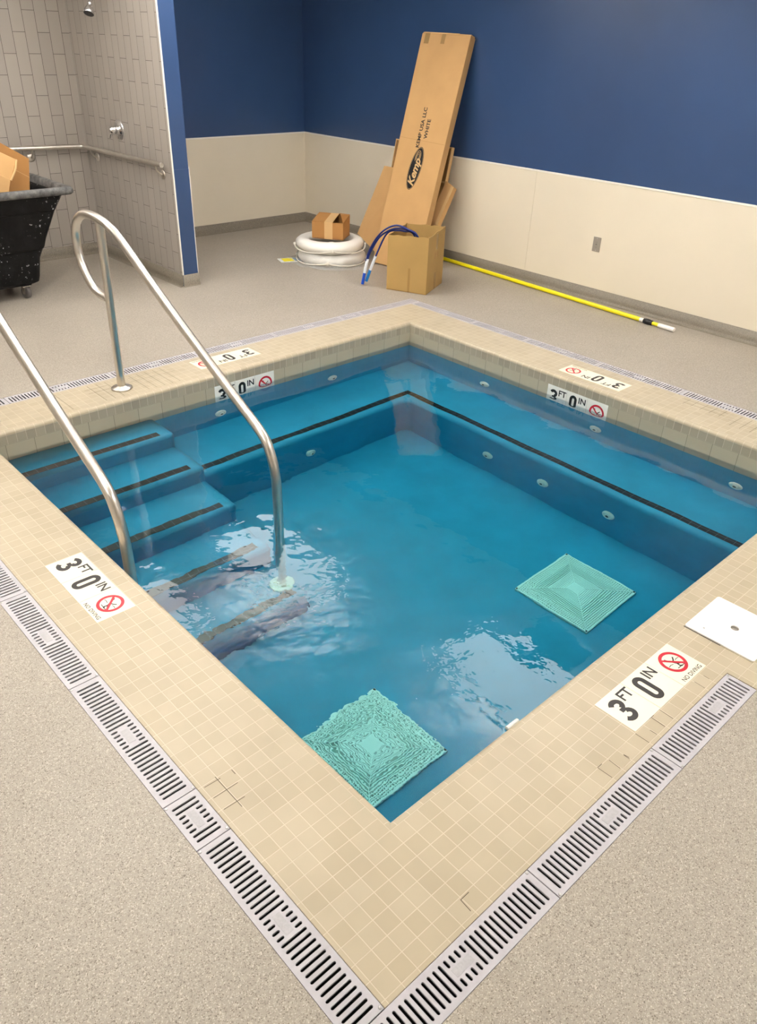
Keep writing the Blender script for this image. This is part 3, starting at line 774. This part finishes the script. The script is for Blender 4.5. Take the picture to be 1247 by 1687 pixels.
for k, (rx, ry) in enumerate(((.055, .026), (.04, .018), (.026, .011))):
    r_.ribbon([(.095+rx*cos(radians(a)), .008+ry*sin(radians(a))) for a in range(-110, 150, 20)], .0042-.0008*k, .0011)
xf(r_, face_xf(.250, .868) @ lg).build('swirl_lines', M['edge'], ovo)
m = text_mesh('Kemp', .098, .0012, .34, .0026, .96); xf(m, face_xf(.250, .868) @ lg @ Mx.Translation((-.035, -.004, 0))); m.build('logo_lettering', M['edge'], ovo)

# open tray carton standing behind the tall one
c00, c10, c01 = V((4.53, 4.97, .004)), V((4.53, 4.235, .004)), V((4.735, 4.975, 1.005))
uu = (c10-c00); vv = (c01-c00); nn = uu.cross(vv).normalized(); dp = .038
t = thing('tray_carton', 'open shallow carton tray standing behind the tall narrow carton', 'carton', tuple(c00))
P = lambda a, b, c=0: c00+uu*a+vv*b+nn*c
MB().hexa([P(0, 0, -dp+.006), P(1, 0, -dp+.006), P(1, 1, -dp+.006), P(0, 1, -dp+.006)], -nn*.006).build('back_panel', M['card_in'], t)
for q4 in ((P(0, 0), P(.014, 0), P(.014, 1), P(0, 1)), (P(.986, 0), P(1, 0), P(1, 1), P(.986, 1)), (P(.014, .99), P(.986, .99), P(.986, 1), P(.014, 1)), (P(.014, 0), P(.986, 0), P(.986, .01), P(.014, .01))):
    MB().hexa(q4, -nn*(dp-.006)).build('side_wall', M['edge'], t)
MB().hexa([P(.80, .70), P(.985, .70), P(.985, .715), P(.80, .715)], -nn*(dp-.006)).build('divider', M['edge'], t)

# folded flat carton leaning at the left
BLq, TLq, BRq, TRq = V((4.229, 4.945, .191)), V((4.431, 4.806, .804)), V((4.216, 4.545, .006)), V((4.450, 4.44, .80))
BRq.x = 4.2165; t = thing('flattened_carton', 'plain flattened carton leaning askew behind the tall carton, above the rings', 'carton', tuple(BRq))
P = lambda a, b, c=0: (BLq*(1-a)+BRq*a)*(1-b)+(TLq*(1-a)+TRq*a)*b+n_*c
MB().hexa([P(0, 0), P(1, 0), P(1, 1), P(0, 1)], -n_*.012).build('panel', M['card'], t, .002)
MB().hexa([P(.0, .26, .0005), P(.9, .30, .0005), P(.9, .304, .0005), P(0, .264, .0005)], -n_*.001).build('crease', M['card_in'], t)
MB().hexa([P(.0, .50, .0005), P(.9, .56, .0005), P(.9, .563, .0005), P(0, .503, .0005)], -n_*.001).build('crease', M['card_in'], t)

# slim carton leaning at the right
a1, a2 = V((4.60, 4.163, .742)), V((4.60, 4.064, .700)); b1, b2 = V((4.44, 4.209, .387)), V((4.44, 4.080, .387))
dl = (b1-a1); k_ = -(b1.z-.01)/dl.z
c1_ = b1+dl*k_; c2_ = b2+dl*k_
t = thing('slim_carton', 'slim carton leaning between the tall carton and the open worn box', 'carton', tuple(c1_))
nn = ((c2_-c1_).cross(a1-c1_)).normalized()
MB().hexa([c1_, c2_, a2, a1], -nn*.05).build('body', M['card'], t, .002)
w1 = (c2_-c1_)*.30
MB().hexa([c2_-w1+nn*.0008, c2_+nn*.0008, a2+nn*.0008, a2-(a2-a1)*.30+nn*.0008], -nn*.001).build('pale_edge_strip', M['edge'], t)

# ---------------------------------------------------------------- worn open box with blue hoses
pA, pB, pC = V((3.593, 3.843, .001)), V((3.734, 3.511, .001)), V((4.123, 3.693, .001)); pD = pA+pC-pB
t = thing('open_box', 'worn open top cardboard box holding blue hoses', 'carton', tuple(pB))
Hb = .46; th = .006
def wallp(p, q, h0, h1, name, mat):
    inn = V((0, 0, 1)).cross(q-p).normalized()*th
    b = MB(); n_seg = 8; top = []
    vs = []
    for i in range(n_seg+1):
        s = i/n_seg; c = p+(q-p)*s; h = h0+(h1-h0)*s+random.uniform(-.006, .006)
        vs += [c, c+V((0, 0, h)), c+inn, c+inn+V((0, 0, h))]
    fs = []
    for i in range(n_seg):
        k = 4*i; fs += [(k, k+4, k+5, k+1), (k+6, k+2, k+3, k+7), (k+1, k+5, k+7, k+3)]
    fs += [(0, 1, 3, 2), (4*n_seg+2, 4*n_seg+3, 4*n_seg+1, 4*n_seg)]
    b.add(vs, fs); return b.build(name, mat, t)
wallp(pA, pB, .450, .464, 'left_panel', M['card_old']); wallp(pB, pC, .464, .476, 'right_panel', M['card_old'])
wallp(pC, pD, .476, .468, 'rear_panel', M['card_old']); wallp(pD, pA, .468, .450, 'rear_panel', M['card_old'])
bt = MB(); bt.hexa([pA+V((0, 0, .006)), pB+V((0, 0, .006)), pC+V((0, 0, .006)), pD+V((0, 0, .006))], (0, 0, -.006)); bt.build('bottom_panel', M['card_in'], t)
nBC = (pC-pB).cross(V((0, 0, 1))).normalized(); dBC = (pC-pB)
for z0, z1 in ((.0, .14), (.33, .455)):
    MB().hexa([pB+dBC*.46+V((0, 0, z0))+nBC*.0006, pB+dBC*.58+V((0, 0, z0))+nBC*.0006, pB+dBC*.58+V((0, 0, z1))+nBC*.0006, pB+dBC*.46+V((0, 0, z1))+nBC*.0006], -nBC*.001).build('tape_strip', M['tape_clear'], t)
for s0 in (.40, .56):
    MB().hexa([pB+dBC*s0+V((0, 0, .26))+nBC*.0006, pB+dBC*(s0+.07)+V((0, 0, .26))+nBC*.0006, pB+dBC*(s0+.07)+V((0, 0, .31))+nBC*.0006, pB+dBC*s0+V((0, 0, .31))+nBC*.0006], -nBC*.001).build('printed_mark', M['card_in'], t)
nAB = (pB-pA).cross(V((0, 0, 1))).normalized(); dAB = pB-pA
MB().hexa([pA+dAB*.53+nAB*.0006+V((0, 0, 0)), pA+dAB*.585+nAB*.0006, pA+dAB*.585+V((0, 0, .2))+nAB*.0006, pA+dAB*.53+V((0, 0, .2))+nAB*.0006], -nAB*.001).build('tape_strip', M['tape_clear'], t)
def hose(P, lab, tipm, label, li):
    P = smooth_path(P, 6); t = thing('blue_hose', label, 'hose', tuple(P[-1]), None, 'blue hoses in the worn open box')
    L = [0]
    for a_, b_ in zip(P, P[1:]): L.append(L[-1]+(b_-a_).length)
    tot = L[-1]
    cut = lambda s0, s1: [p for p, l in zip(P, L) if s0 <= l <= s1]
    k1, k2 = tot-li[0], tot-li[1]
    MB().tube(cut(0, k1+.02), .0076, 10).build('tube', M['hose'], t)
    MB().tube([p for p in cut(k1-.012, k2+.012)], .0125, 12).build('printed_sleeve', M['hose_label'], t)
    MB().tube(cut(k2, tot), .0135, 12).build('tip', M[tipm], t)
hose([(3.86, 3.62, .02), (3.82, 3.62, .22), (3.75, 3.66, .445), (3.70, 3.724, .494), (3.66, 3.812, .497), (3.62, 3.875, .47), (3.58, 3.935, .413), (3.55, 3.982, .324), (3.535, 4.012, .255), (3.522, 4.03, .168), (3.512, 4.038, .096), (3.50, 4.046, .014)], 0, 'hose_tip', 'blue hose with a dark blue tip hanging over the worn box to the floor', (.21, .10))
hose([(3.88, 3.66, .02), (3.83, 3.66, .2), (3.745, 3.69, .45), (3.70, 3.76, .478), (3.65, 3.856, .472), (3.62, 3.893, .441), (3.60, 3.925, .373), (3.575, 3.968, .254), (3.568, 3.99, .20), (3.56, 4.023, .118), (3.552, 4.055, .030)], 0, 'hose_tip2', 'blue hose with a light blue tip hanging over the worn box to the floor', (.235, .115))
P3 = [(3.80, 3.60, .02), (3.79, 3.62, .25), (3.735, 3.64, .45), (3.69, 3.71, .500), (3.64, 3.80, .524), (3.59, 3.885, .480), (3.555, 3.955, .395), (3.53, 4.005, .29), (3.52, 4.03, .21)]
tt = thing('blue_hose', 'blue hose arching highest over the worn box edge', 'hose', P3[-1], None, 'blue hoses in the worn open box')
MB().tube(smooth_path(P3, 6), .0076, 10).build('tube', M['hose'], tt)

# ---------------------------------------------------------------- life rings, small carton, booklet
def life_ring(c, label, rot0, film=False):
    t = thing('life_ring', label, 'life ring', (c[0], c[1], c[2]-.055), None, 'stacked white ring buoys')
    Rm, ra, rz = .254, .066, .054
    n1, n2 = 64, 20; vs = []; fs = []
    for i in range(n1):
        a = 2*pi*i/n1
        for j in range(n2):
            b = 2*pi*j/n2; r = Rm+ra*cos(b); vs.append((c[0]+r*cos(a), c[1]+r*sin(a), c[2]+rz*sin(b)))
    for i in range(n1):
        for j in range(n2): fs.append((i*n2+j, ((i+1) % n1)*n2+j, ((i+1) % n1)*n2+(j+1) % n2, i*n2+(j+1) % n2))
    mb = MB(); mb.add(vs, fs, True); mb.build('ring_body', M['vinyl'], t)
    for k in range(4):
        a0 = rot0+pi/2*k; mb = MB(); vs = []; fs = []
        for i in range(4):
            a = a0+(-.085+.17*i/3)
            for j in range(n2):
                b = 2*pi*j/n2; r = Rm+(ra+.0035)*cos(b); vs.append((c[0]+r*cos(a), c[1]+r*sin(a), c[2]+(rz+.0035)*sin(b)))
        for i in range(3):
            for j in range(n2): fs.append((i*n2+j, (i+1)*n2+j, (i+1)*n2+(j+1) % n2, i*n2+(j+1) % n2))
        mb.add(vs, fs, True); mb.build('strap', M['vinyl'], t)
        a = a0; p0 = V((c[0]+(Rm+ra+.012)*cos(a), c[1]+(Rm+ra+.012)*sin(a), c[2]-.012))
        MB().lathe([(0, -.014), (.012, -.010), (.016, 0), (.012, .010), (0, .014)], p0, (0, 0, 1), 12).build('rope_knot', M['rope'], t)
    path = []
    for i in range(96):
        a = 2*pi*i/96; s = abs(sin(2*(a-rot0)))
        r = Rm+ra+.010+.012*s; path.append((c[0]+r*cos(a), c[1]+r*sin(a), c[2]-.012-.022*s))
    MB().tube(path, .0055, 8, closed=True).build('grab_rope', M['rope'], t)
    if film:
        vs = []; fs = []; n = 72
        for i in range(n):
            a = 2*pi*i/n
            for j, (r, z) in enumerate(((Rm, .060), (Rm+.05, .052), (Rm+.078, .015), (Rm+.08, -.035), (Rm+.10, -.049), (Rm+.125, -.0525))):
                rr = r+.010*sin(7*a+j)*(j > 1)+.012*sin(13*a+2*j)*(j > 3)+.035*(j > 4)*max(0, sin(3*a+.6)); vs.append((c[0]+rr*cos(a), c[1]+rr*sin(a), c[2]+z+.002*sin(19*a)))
        for i in range(n):
            for j in range(5): fs.append((i*6+j, ((i+1) % n)*6+j, ((i+1) % n)*6+j+1, i*6+j+1))
        mb = MB(); mb.add(vs, fs, True); mb.build('plastic_wrap', M['film'], t)
cam_a = atan2(-.77, -.64)
life_ring((3.845, 4.875, .0565), 'lower white ring buoy wrapped in clear plastic, lying on the floor', cam_a-.12, True)
life_ring((3.83, 4.885, .168), 'upper white ring buoy with grab rope lying on the wrapped one', cam_a+.06)
p0, p1 = V((3.667, 4.947, .224)), V((3.834, 4.701, .224)); dd = V((.83, .56, 0)).normalized()*.235
p0.z = p1.z = .2235
sh_ = V((.030, .038, 0)); p0 += sh_*-.6; p1 += sh_*-.6
t = thing('small_carton', 'small taped cardboard carton sitting on the upper ring buoy', 'carton', tuple(p0))
zf, zk = V((0, 0, .150)), V((0, 0, .188))
bx = MB(); bx.add([p0, p1, p1+dd, p0+dd, p0+zf, p1+zf, p1+dd+zk, p0+dd+zk], [(3, 2, 1, 0), (0, 1, 5, 4), (1, 2, 6, 5), (2, 3, 7, 6), (3, 0, 4, 7)])
bx.build('body', M['card_orange'], t)
e_u = p1-p0
fl = MB(); fl.hexa([p0+zf, p0+e_u*.66+zf, p0+e_u*.66+dd+zk, p0+dd+zk], (0, 0, -.004)); fl.build('left_flap', M['card_orange'], t)
fl = MB(); fl.hexa([p1+zf, p1+dd+zk, p0+e_u*.68+dd*1.0+zk+V((0, 0, .004)), p0+e_u*.86+dd*.30+zf+V((0, 0, .062))][::1], (0, 0, -.004)); fl.build('right_flap', M['card_orange'], t)
nf = e_u.cross(V((0, 0, 1))).normalized()
fl = MB(); fl.hexa([p0+e_u*.40+nf*.001+V((0, 0, .0)), p0+e_u*.66+nf*.001, p0+e_u*.66+nf*.001+zf, p0+e_u*.40+nf*.001+zf], -nf*.001)
fl.hexa([p0+e_u*.40+zf+V((0, 0, .001)), p0+e_u*.66+zf+V((0, 0, .001)), p0+e_u*.66+dd+zk+V((0, 0, .001)), p0+e_u*.40+dd+zk+V((0, 0, .001))], (0, 0, -.001)); fl.build('tape_strip', M['tape'], t)
MB().hexa([p0+V((0, 0, .004)), p1+V((0, 0, .004)), p1+dd+V((0, 0, .004)), p0+dd+V((0, 0, .004))], (0, 0, .003)).build('inside_shade', M['void_shade'], t)  # dark sheet painting the shade under the lifted flap
t = thing('booklet', 'white leaflet with a yellow panel on the floor by the ring buoys', 'leaflet', (3.52, 5.13, 0))
bk = [V((3.453, 5.217, .004)), V((3.405, 5.084, .004)), V((3.591, 5.005, .004)), V((3.640, 5.150, .004))]
MB().hexa(bk, (0, 0, -.0035)).build('pages', M['paper'], t)
bl_ = lambda s, r: bk[0]+(bk[3]-bk[0])*s+(bk[1]-bk[0])*r+V((0, 0, .0006))
MB().quad(bl_(.16, .08), bl_(.16, .92), bl_(.68, .92), bl_(.68, .08)).build('yellow_panel', M['paper_y'], t)
MB().quad(bl_(.72, .08), bl_(.72, .92), bl_(.98, .92), bl_(.98, .08)).build('blue_panel', M['paper_b'], t)

# ---------------------------------------------------------------- yellow pole
p0, p1 = V((4.735, 4.30, .019)), V((4.576, 1.955, .019)); dv = (p1-p0).normalized()
t = thing('extension_pole', 'yellow telescopic pole lying on the floor along the right wall', 'pole', tuple(p0))
MB().tube([p0, p1-dv*.035], .0165, 16).build('outer_tube', M['yellow'], t)
MB().tube([p1-dv*.035, p1], .0168, 16).build('white_band', M['grip'], t)
cm = MB(); cm.tube([p1, p1+dv*.012, p1+dv*.014, p1+dv*.05, p1+dv*.052, p1+dv*.075, p1+dv*.078], [.019, .019, .022, .0215, .019, .0195, .015], 14); cm.build('locking_collar', M['black_rubber'], t)
MB().tube([p1+dv*.07, p1+dv*.135], .0135, 14).build('inner_tube', M['yellow'], t)
MB().tube([p1+dv*.13, p1+dv*.135, p1+dv*.15, p1+dv*.262, p1+dv*.27], [.0135, .0155, .0165, .0175, .0155], 14).build('tip_grip', M['grip'], t)
# ---------------------------------------------------------------- outlet
t = thing('wall_outlet', 'grey power outlet on the cream panel of the right wall', 'outlet', (WX-.006, 2.612, .447))
MB().box((WX-.012, 2.612-.035, .447-.057), (WX-.006, 2.612+.035, .447+.057)).build('cover_plate', M['outlet'], t, .002)
MB().box((WX-.0145, 2.612-.0165, .447-.034), (WX-.012, 2.612+.0165, .447+.034)).build('receptacle', M['outlet'], t, .001)
sl = MB()
for zc in (.447-.019, .447+.019):
    for yo in (-.006, .006): sl.box((WX-.0148, 2.612+yo-.001, zc-.004), (WX-.0144, 2.612+yo+.001, zc+.004))
    sl.box((WX-.0148, 2.612-.002, zc-.010), (WX-.0144, 2.612+.002, zc-.007))
sl.build('slots', M['outlet_dark'], t)
bt_ = MB(); bt_.box((WX-.0155, 2.612-.007, .447-.004), (WX-.0144, 2.612+.007, .447-.001)); bt_.box((WX-.0155, 2.612-.007, .447+.001), (WX-.0144, 2.612+.007, .447+.004)); bt_.build('test_buttons', M['outlet_dark'], t)
for zc in (.447-.046, .447+.046): MB().lathe([(.003, 0), (.003, .001), (0, .0012)], (WX-.012, 2.612, zc), (-1, 0, 0), 10).build('screw', M['screw'], t)

# ---------------------------------------------------------------- shower fittings
xw = PX-.004
t = thing('wall_grab_rail', 'stainless grab rail turning the shower corner on tiled walls', 'grab rail', (xw-.06, SY-.06, .935))
xr, yr = xw-.056, SY-.060
MB().tube([(xr, 4.967, .9365), (xr, 5.6, .932), (xr, yr-.035, .929)]+[(xr-.035+.035*cos(a), yr-.035+.035*sin(a), .9293) for a in [pi/2*i/5 for i in range(1, 6)]]+[(1.5, yr, .943), (-1.2, yr, .99)], .0195, 18, cap=False).build('rail', M['steel'], t)
MB().lathe([(.0195, 0), (.0195, .001), (.016, .0012), (.016, -.05), (0, -.05)], (xr, 4.967, .9365), (0, -1, 0), 18).build('open_end', M['steel'], t)
for y in (5.06, 6.20):
    z = .934
    b = MB().tube(smooth_path([(xr, y, z-.015), (xr+.004, y, z-.045), (xw-.022, y, z-.075), (xw-.004, y, z-.078)], 5), .007, 10); bo = b.build('bracket', M['steel'], t)
    MB().lathe([(.034, 0), (.034, .004), (.026, .008), (.008, .010)], (xw, y, z-.08), (-1, 0, 0), 24).build('wall_plate', M['steel'], bo)
for x in (1.75, .6):
    z = .938
    bo = MB().tube(smooth_path([(x, yr, z-.015), (x, yr+.004, z-.045), (x, SY-.022, z-.075), (x, SY-.004, z-.078)], 5), .007, 10).build('bracket', M['steel'], t)
    MB().lathe([(.034, 0), (.034, .004), (.026, .008), (.008, .010)], (x, SY, z-.08), (0, -1, 0), 24).build('wall_plate', M['steel'], bo)
t = thing('shower_valve', 'chrome shower valve with knob handle on the tiled partition', 'shower valve', (xw, 5.716, 1.113))
yv, zv = 5.716, 1.113
MB().lathe([(.078, 0), (.078, .003), (.070, .008), (.03, .013), (.03, .03), (.024, .034)], (xw, yv, zv), (-1, 0, 0), 36).build('escutcheon', M['chrome'], t)
hd = MB(); hd.lathe([(.026, .03), (.030, .04), (.034, .055), (.030, .075), (.018, .085), (0, .087)], (xw, yv, zv), (-1, 0, 0), 12, False); hd.build('knob', M['chrome'], t)
MB().tube([(xw-.06, yv, zv), (xw-.068, yv+.03, zv-.045), (xw-.07, yv+.035, zv-.062)], [.010, .008, .006], 10).build('lever', M['chrome'], t)
for dy, dz in ((.055, .03), (-.055, -.03)): MB().lathe([(.004, .006), (.004, .009), (0, .01)], (xw, yv+dy, zv+dz), (-1, 0, 0), 8).build('screw', M['chrome'], t)
t = thing('shower_sprayer', 'chrome shower head on a bent arm high on the tiled partition', 'shower head', (xw, 5.705, 2.045))
MB().lathe([(.03, 0), (.03, .003), (.02, .010), (.012, .012)], (xw, 5.705, 2.045), (-1, 0, 0), 24).build('wall_flange', M['chrome'], t)
MB().tube(smooth_path([(xw, 5.705, 2.045), (xw-.05, 5.705, 2.045), (xw-.085, 5.685, 2.030), (xw-.135, 5.655, 1.985)], 6), .0105, 12).build('arm', M['chrome'], t)
hp = V((xw-.132, 5.657, 1.988)); hdn = V((-.42, -.30, -.86)).normalized()
MB().lathe([(.012, -.01), (.018, .0), (.018, .012), (.014, .018), (.026, .034), (.038, .060), (.040, .078), (.038, .082)], hp, hdn, 32).build('spray_body', M['chrome'], t)
MB().lathe([(.037, .0822), (.030, .0835), (0, .0836)], hp, hdn, 32).build('spray_face', M['nozzle_face'], t)

# ---------------------------------------------------------------- black cart with cartons
t = thing('tilt_cart', 'scuffed black plastic refuse cart on casters at the left picture edge', 'cart', (.75, 5.55, 0))
X0 = .05     # left end (outside the photograph)
def ringbox(levels):
    """levels: (z, x right, y front, y back, x left)"""
    mb = MB(); vs = []; fs = []
    for (z, xr_, yf_, yb_, xl_) in levels:
        r = .05
        pts = []
        for cx, cy, a0 in ((xr_-r, yf_+r, -90), (xr_-r, yb_-r, 0), (xl_+r, yb_-r, 90), (xl_+r, yf_+r, 180)):
            for i in range(5): a = radians(a0+22.5*i); pts.append((cx+r*cos(a), cy+r*sin(a), z))
        vs += pts
    n = 20
    for i in range(len(levels)-1):
        for k in range(n): fs.append((i*n+k, i*n+(k+1) % n, (i+1)*n+(k+1) % n, (i+1)*n+k))
    mb.add(vs, fs, True); return mb
lev = [(.115, 1.215, 5.30, 5.80, .33), (.125, 1.238, 5.29, 5.81, .31), (.16, 1.248, 5.285, 5.815, .30), (.365, 1.288, 5.275, 5.83, .26), (.372, 1.312, 5.26, 5.845, .24), (.385, 1.318, 5.255, 5.85, .235),
       (.635, 1.405, 5.235, 5.875, .15), (.640, 1.432, 5.22, 5.89, .12), (.655, 1.44, 5.215, 5.895, .11), (.765, 1.505, 5.19, 5.92, .05)]
mb = ringbox(lev)
inner = [(.765, 1.490, 5.205, 5.905, .065), (.15, 1.21, 5.31, 5.79, .33)]
mi = ringbox(inner); mb.add(mi.v, mi.f, True)
mb.add(mi.v[20:], [tuple(range(20))])
mb.add(ringbox([(.115, 1.215, 5.30, 5.80, .33)]*1+[(.114, 1.2, 5.31, 5.79, .34)]).v[20:], [tuple(reversed(range(20)))])
o = mb.build('tub', M['cart'], t); es = o.modifiers.new('edges', 'EDGE_SPLIT'); es.split_angle = radians(32)
rim = ringbox([(.755, 1.505, 5.19, 5.92, .05), (.757, 1.556, 5.150, 5.955, .0), (.768, 1.566, 5.142, 5.963, -.01), (.790, 1.566, 5.142, 5.963, -.01), (.806, 1.556, 5.15, 5.955, 0), (.812, 1.535, 5.165, 5.94, .02), (.806, 1.505, 5.19, 5.92, .05), (.765, 1.49, 5.205, 5.905, .065)])
rim.build('rim', M['rim'], t)
MB().box((.36, 5.34, .095), (1.18, 5.76, .118)).build('base_board', M['black_rubber'], t, .004)
for cx, cy in ((1.128, 5.345), (1.128, 5.74), (.42, 5.345), (.42, 5.74)):
    w = MB(); w.lathe([(.010, -.016), (.036, -.016), (.046, -.011), (.046, .011), (.036, .016), (.010, .016)], (cx, cy, .047), V((.94, .34, 0)), 24)
    cs = w.build('caster', M['rubber_grey'], t)
    f = MB(); side = V((.94, .34, 0)).normalized()
    for s_ in (-1, 1):
        c0 = V((cx, cy, .047))+side*.022*s_
        f.hexa([c0+V((-.34*.014, .94*.014, -.012)), c0+V((.34*.014, -.94*.014, -.012)), c0+V((.34*.022, -.94*.022, .05)), c0+V((-.34*.022, .94*.022, .05))], side*.003*s_)
    f.box((cx-.03, cy-.03, .093), (cx+.03, cy+.03, .098)); f.build('caster_fork', M['steel'], cs)
TR_ = V((1.444, 5.62, .955)); TLp = TR_+V((-.44, .02, .285)); BRp = TR_+V((-.11, -.06, -.50)); BLp = BRp+(TLp-TR_)
t = thing('bent_carton_sheet', 'orange brown cardboard sheet sticking out of the black cart, behind another', 'cardboard', tuple(BRp))
nn = (BRp-BLp).cross(TLp-BLp).normalized()
MB().hexa([BLp, BRp, TR_, TLp], -nn*.012).build('sheet', M['card_orange'], t, .002)
fp = lambda a, b: BLp+(BRp-BLp)*a+(TLp-BLp)*b+nn*.001
MB().hexa([fp(.1, .72), fp(1, .74), fp(1, .745), fp(.1, .725)], -nn*.001).build('crease', M['edge'], t)
MB().lathe([(.006, 0), (.006, .001), (0, .0012)], fp(.78, .86), nn, 10).build('punched_hole', M['edge'], t)
t = thing('crumpled_carton', 'lighter carton with torn edges inside the black cart at the left picture edge', 'cardboard', (1.0, 5.38, .5))
q0 = V((1.268, 5.40, .985)); q1 = V((1.185, 5.36, .855)); q2 = V((1.09, 5.33, .62)); qL = V((-.40, .05, .22))
bb = MB(); bb.hexa([q1+qL, q1, q0, q0+qL], (.0, .12, .0)); bb.build('upper_panel', M['card'], t, .003)
bb = MB(); bb.hexa([q2+qL, q2, q1+V((0, -.002, .005)), q1+qL+V((0, -.002, .005))], (.0, .12, 0)); bb.build('lower_panel', M['card'], t, .003)
bb = MB(); bb.tube(smooth_path([q0+V((0, -.002, 0)), q0*.5+q1*.5+V((.012, -.002, .0)), q1+V((0, -.003, 0))], 5), .008, 8); bb.build('torn_edge', M['edge'], t)

# ---------------------------------------------------------------- camera
yaw, pit, rol, f_ = radians(46.1783), radians(-31.6076), radians(2.1128), 1273.8784
fw = V((cos(yaw)*cos(pit), sin(yaw)*cos(pit), sin(pit))); rt = fw.cross(V((0, 0, 1))).normalized(); up = rt.cross(fw)
rt2 = rt*cos(rol)+up*sin(rol); up2 = up*cos(rol)-rt*sin(rol)
cd = bpy.data.cameras.new('camera'); cam = bpy.data.objects.new('camera', cd); COL.objects.link(cam)
cam.matrix_world = Mx.Translation((-1.0007, -.9488, 1.8435)) @ basis(rt2, up2, -fw).to_4x4()
cd.sensor_fit = 'VERTICAL'; cd.sensor_height = 36; cd.lens = 36*f_/1687; cd.clip_start = .05
sc.camera = cam
# ---------------------------------------------------------------- world and view
w = bpy.data.worlds.new('world'); sc.world = w; w.use_nodes = True
w.node_tree.nodes['Background'].inputs[0].default_value = (.8, .82, .85, 1); w.node_tree.nodes['Background'].inputs[1].default_value = .2
sc.view_settings.view_transform = 'Standard'; sc.view_settings.look = 'None'; sc.view_settings.gamma = 1; sc.view_settings.exposure = .09
try: sc.view_settings.use_curve_mapping = False
except Exception: pass
cy = sc.cycles
cy.max_bounces = 14; cy.diffuse_bounces = 6; cy.transmission_bounces = 10; cy.glossy_bounces = 5; cy.transparent_max_bounces = 10
cy.caustics_refractive = True; cy.caustics_reflective = False; cy.blur_glossy = .5; cy.sample_clamp_indirect = 12
cy.use_denoising = True
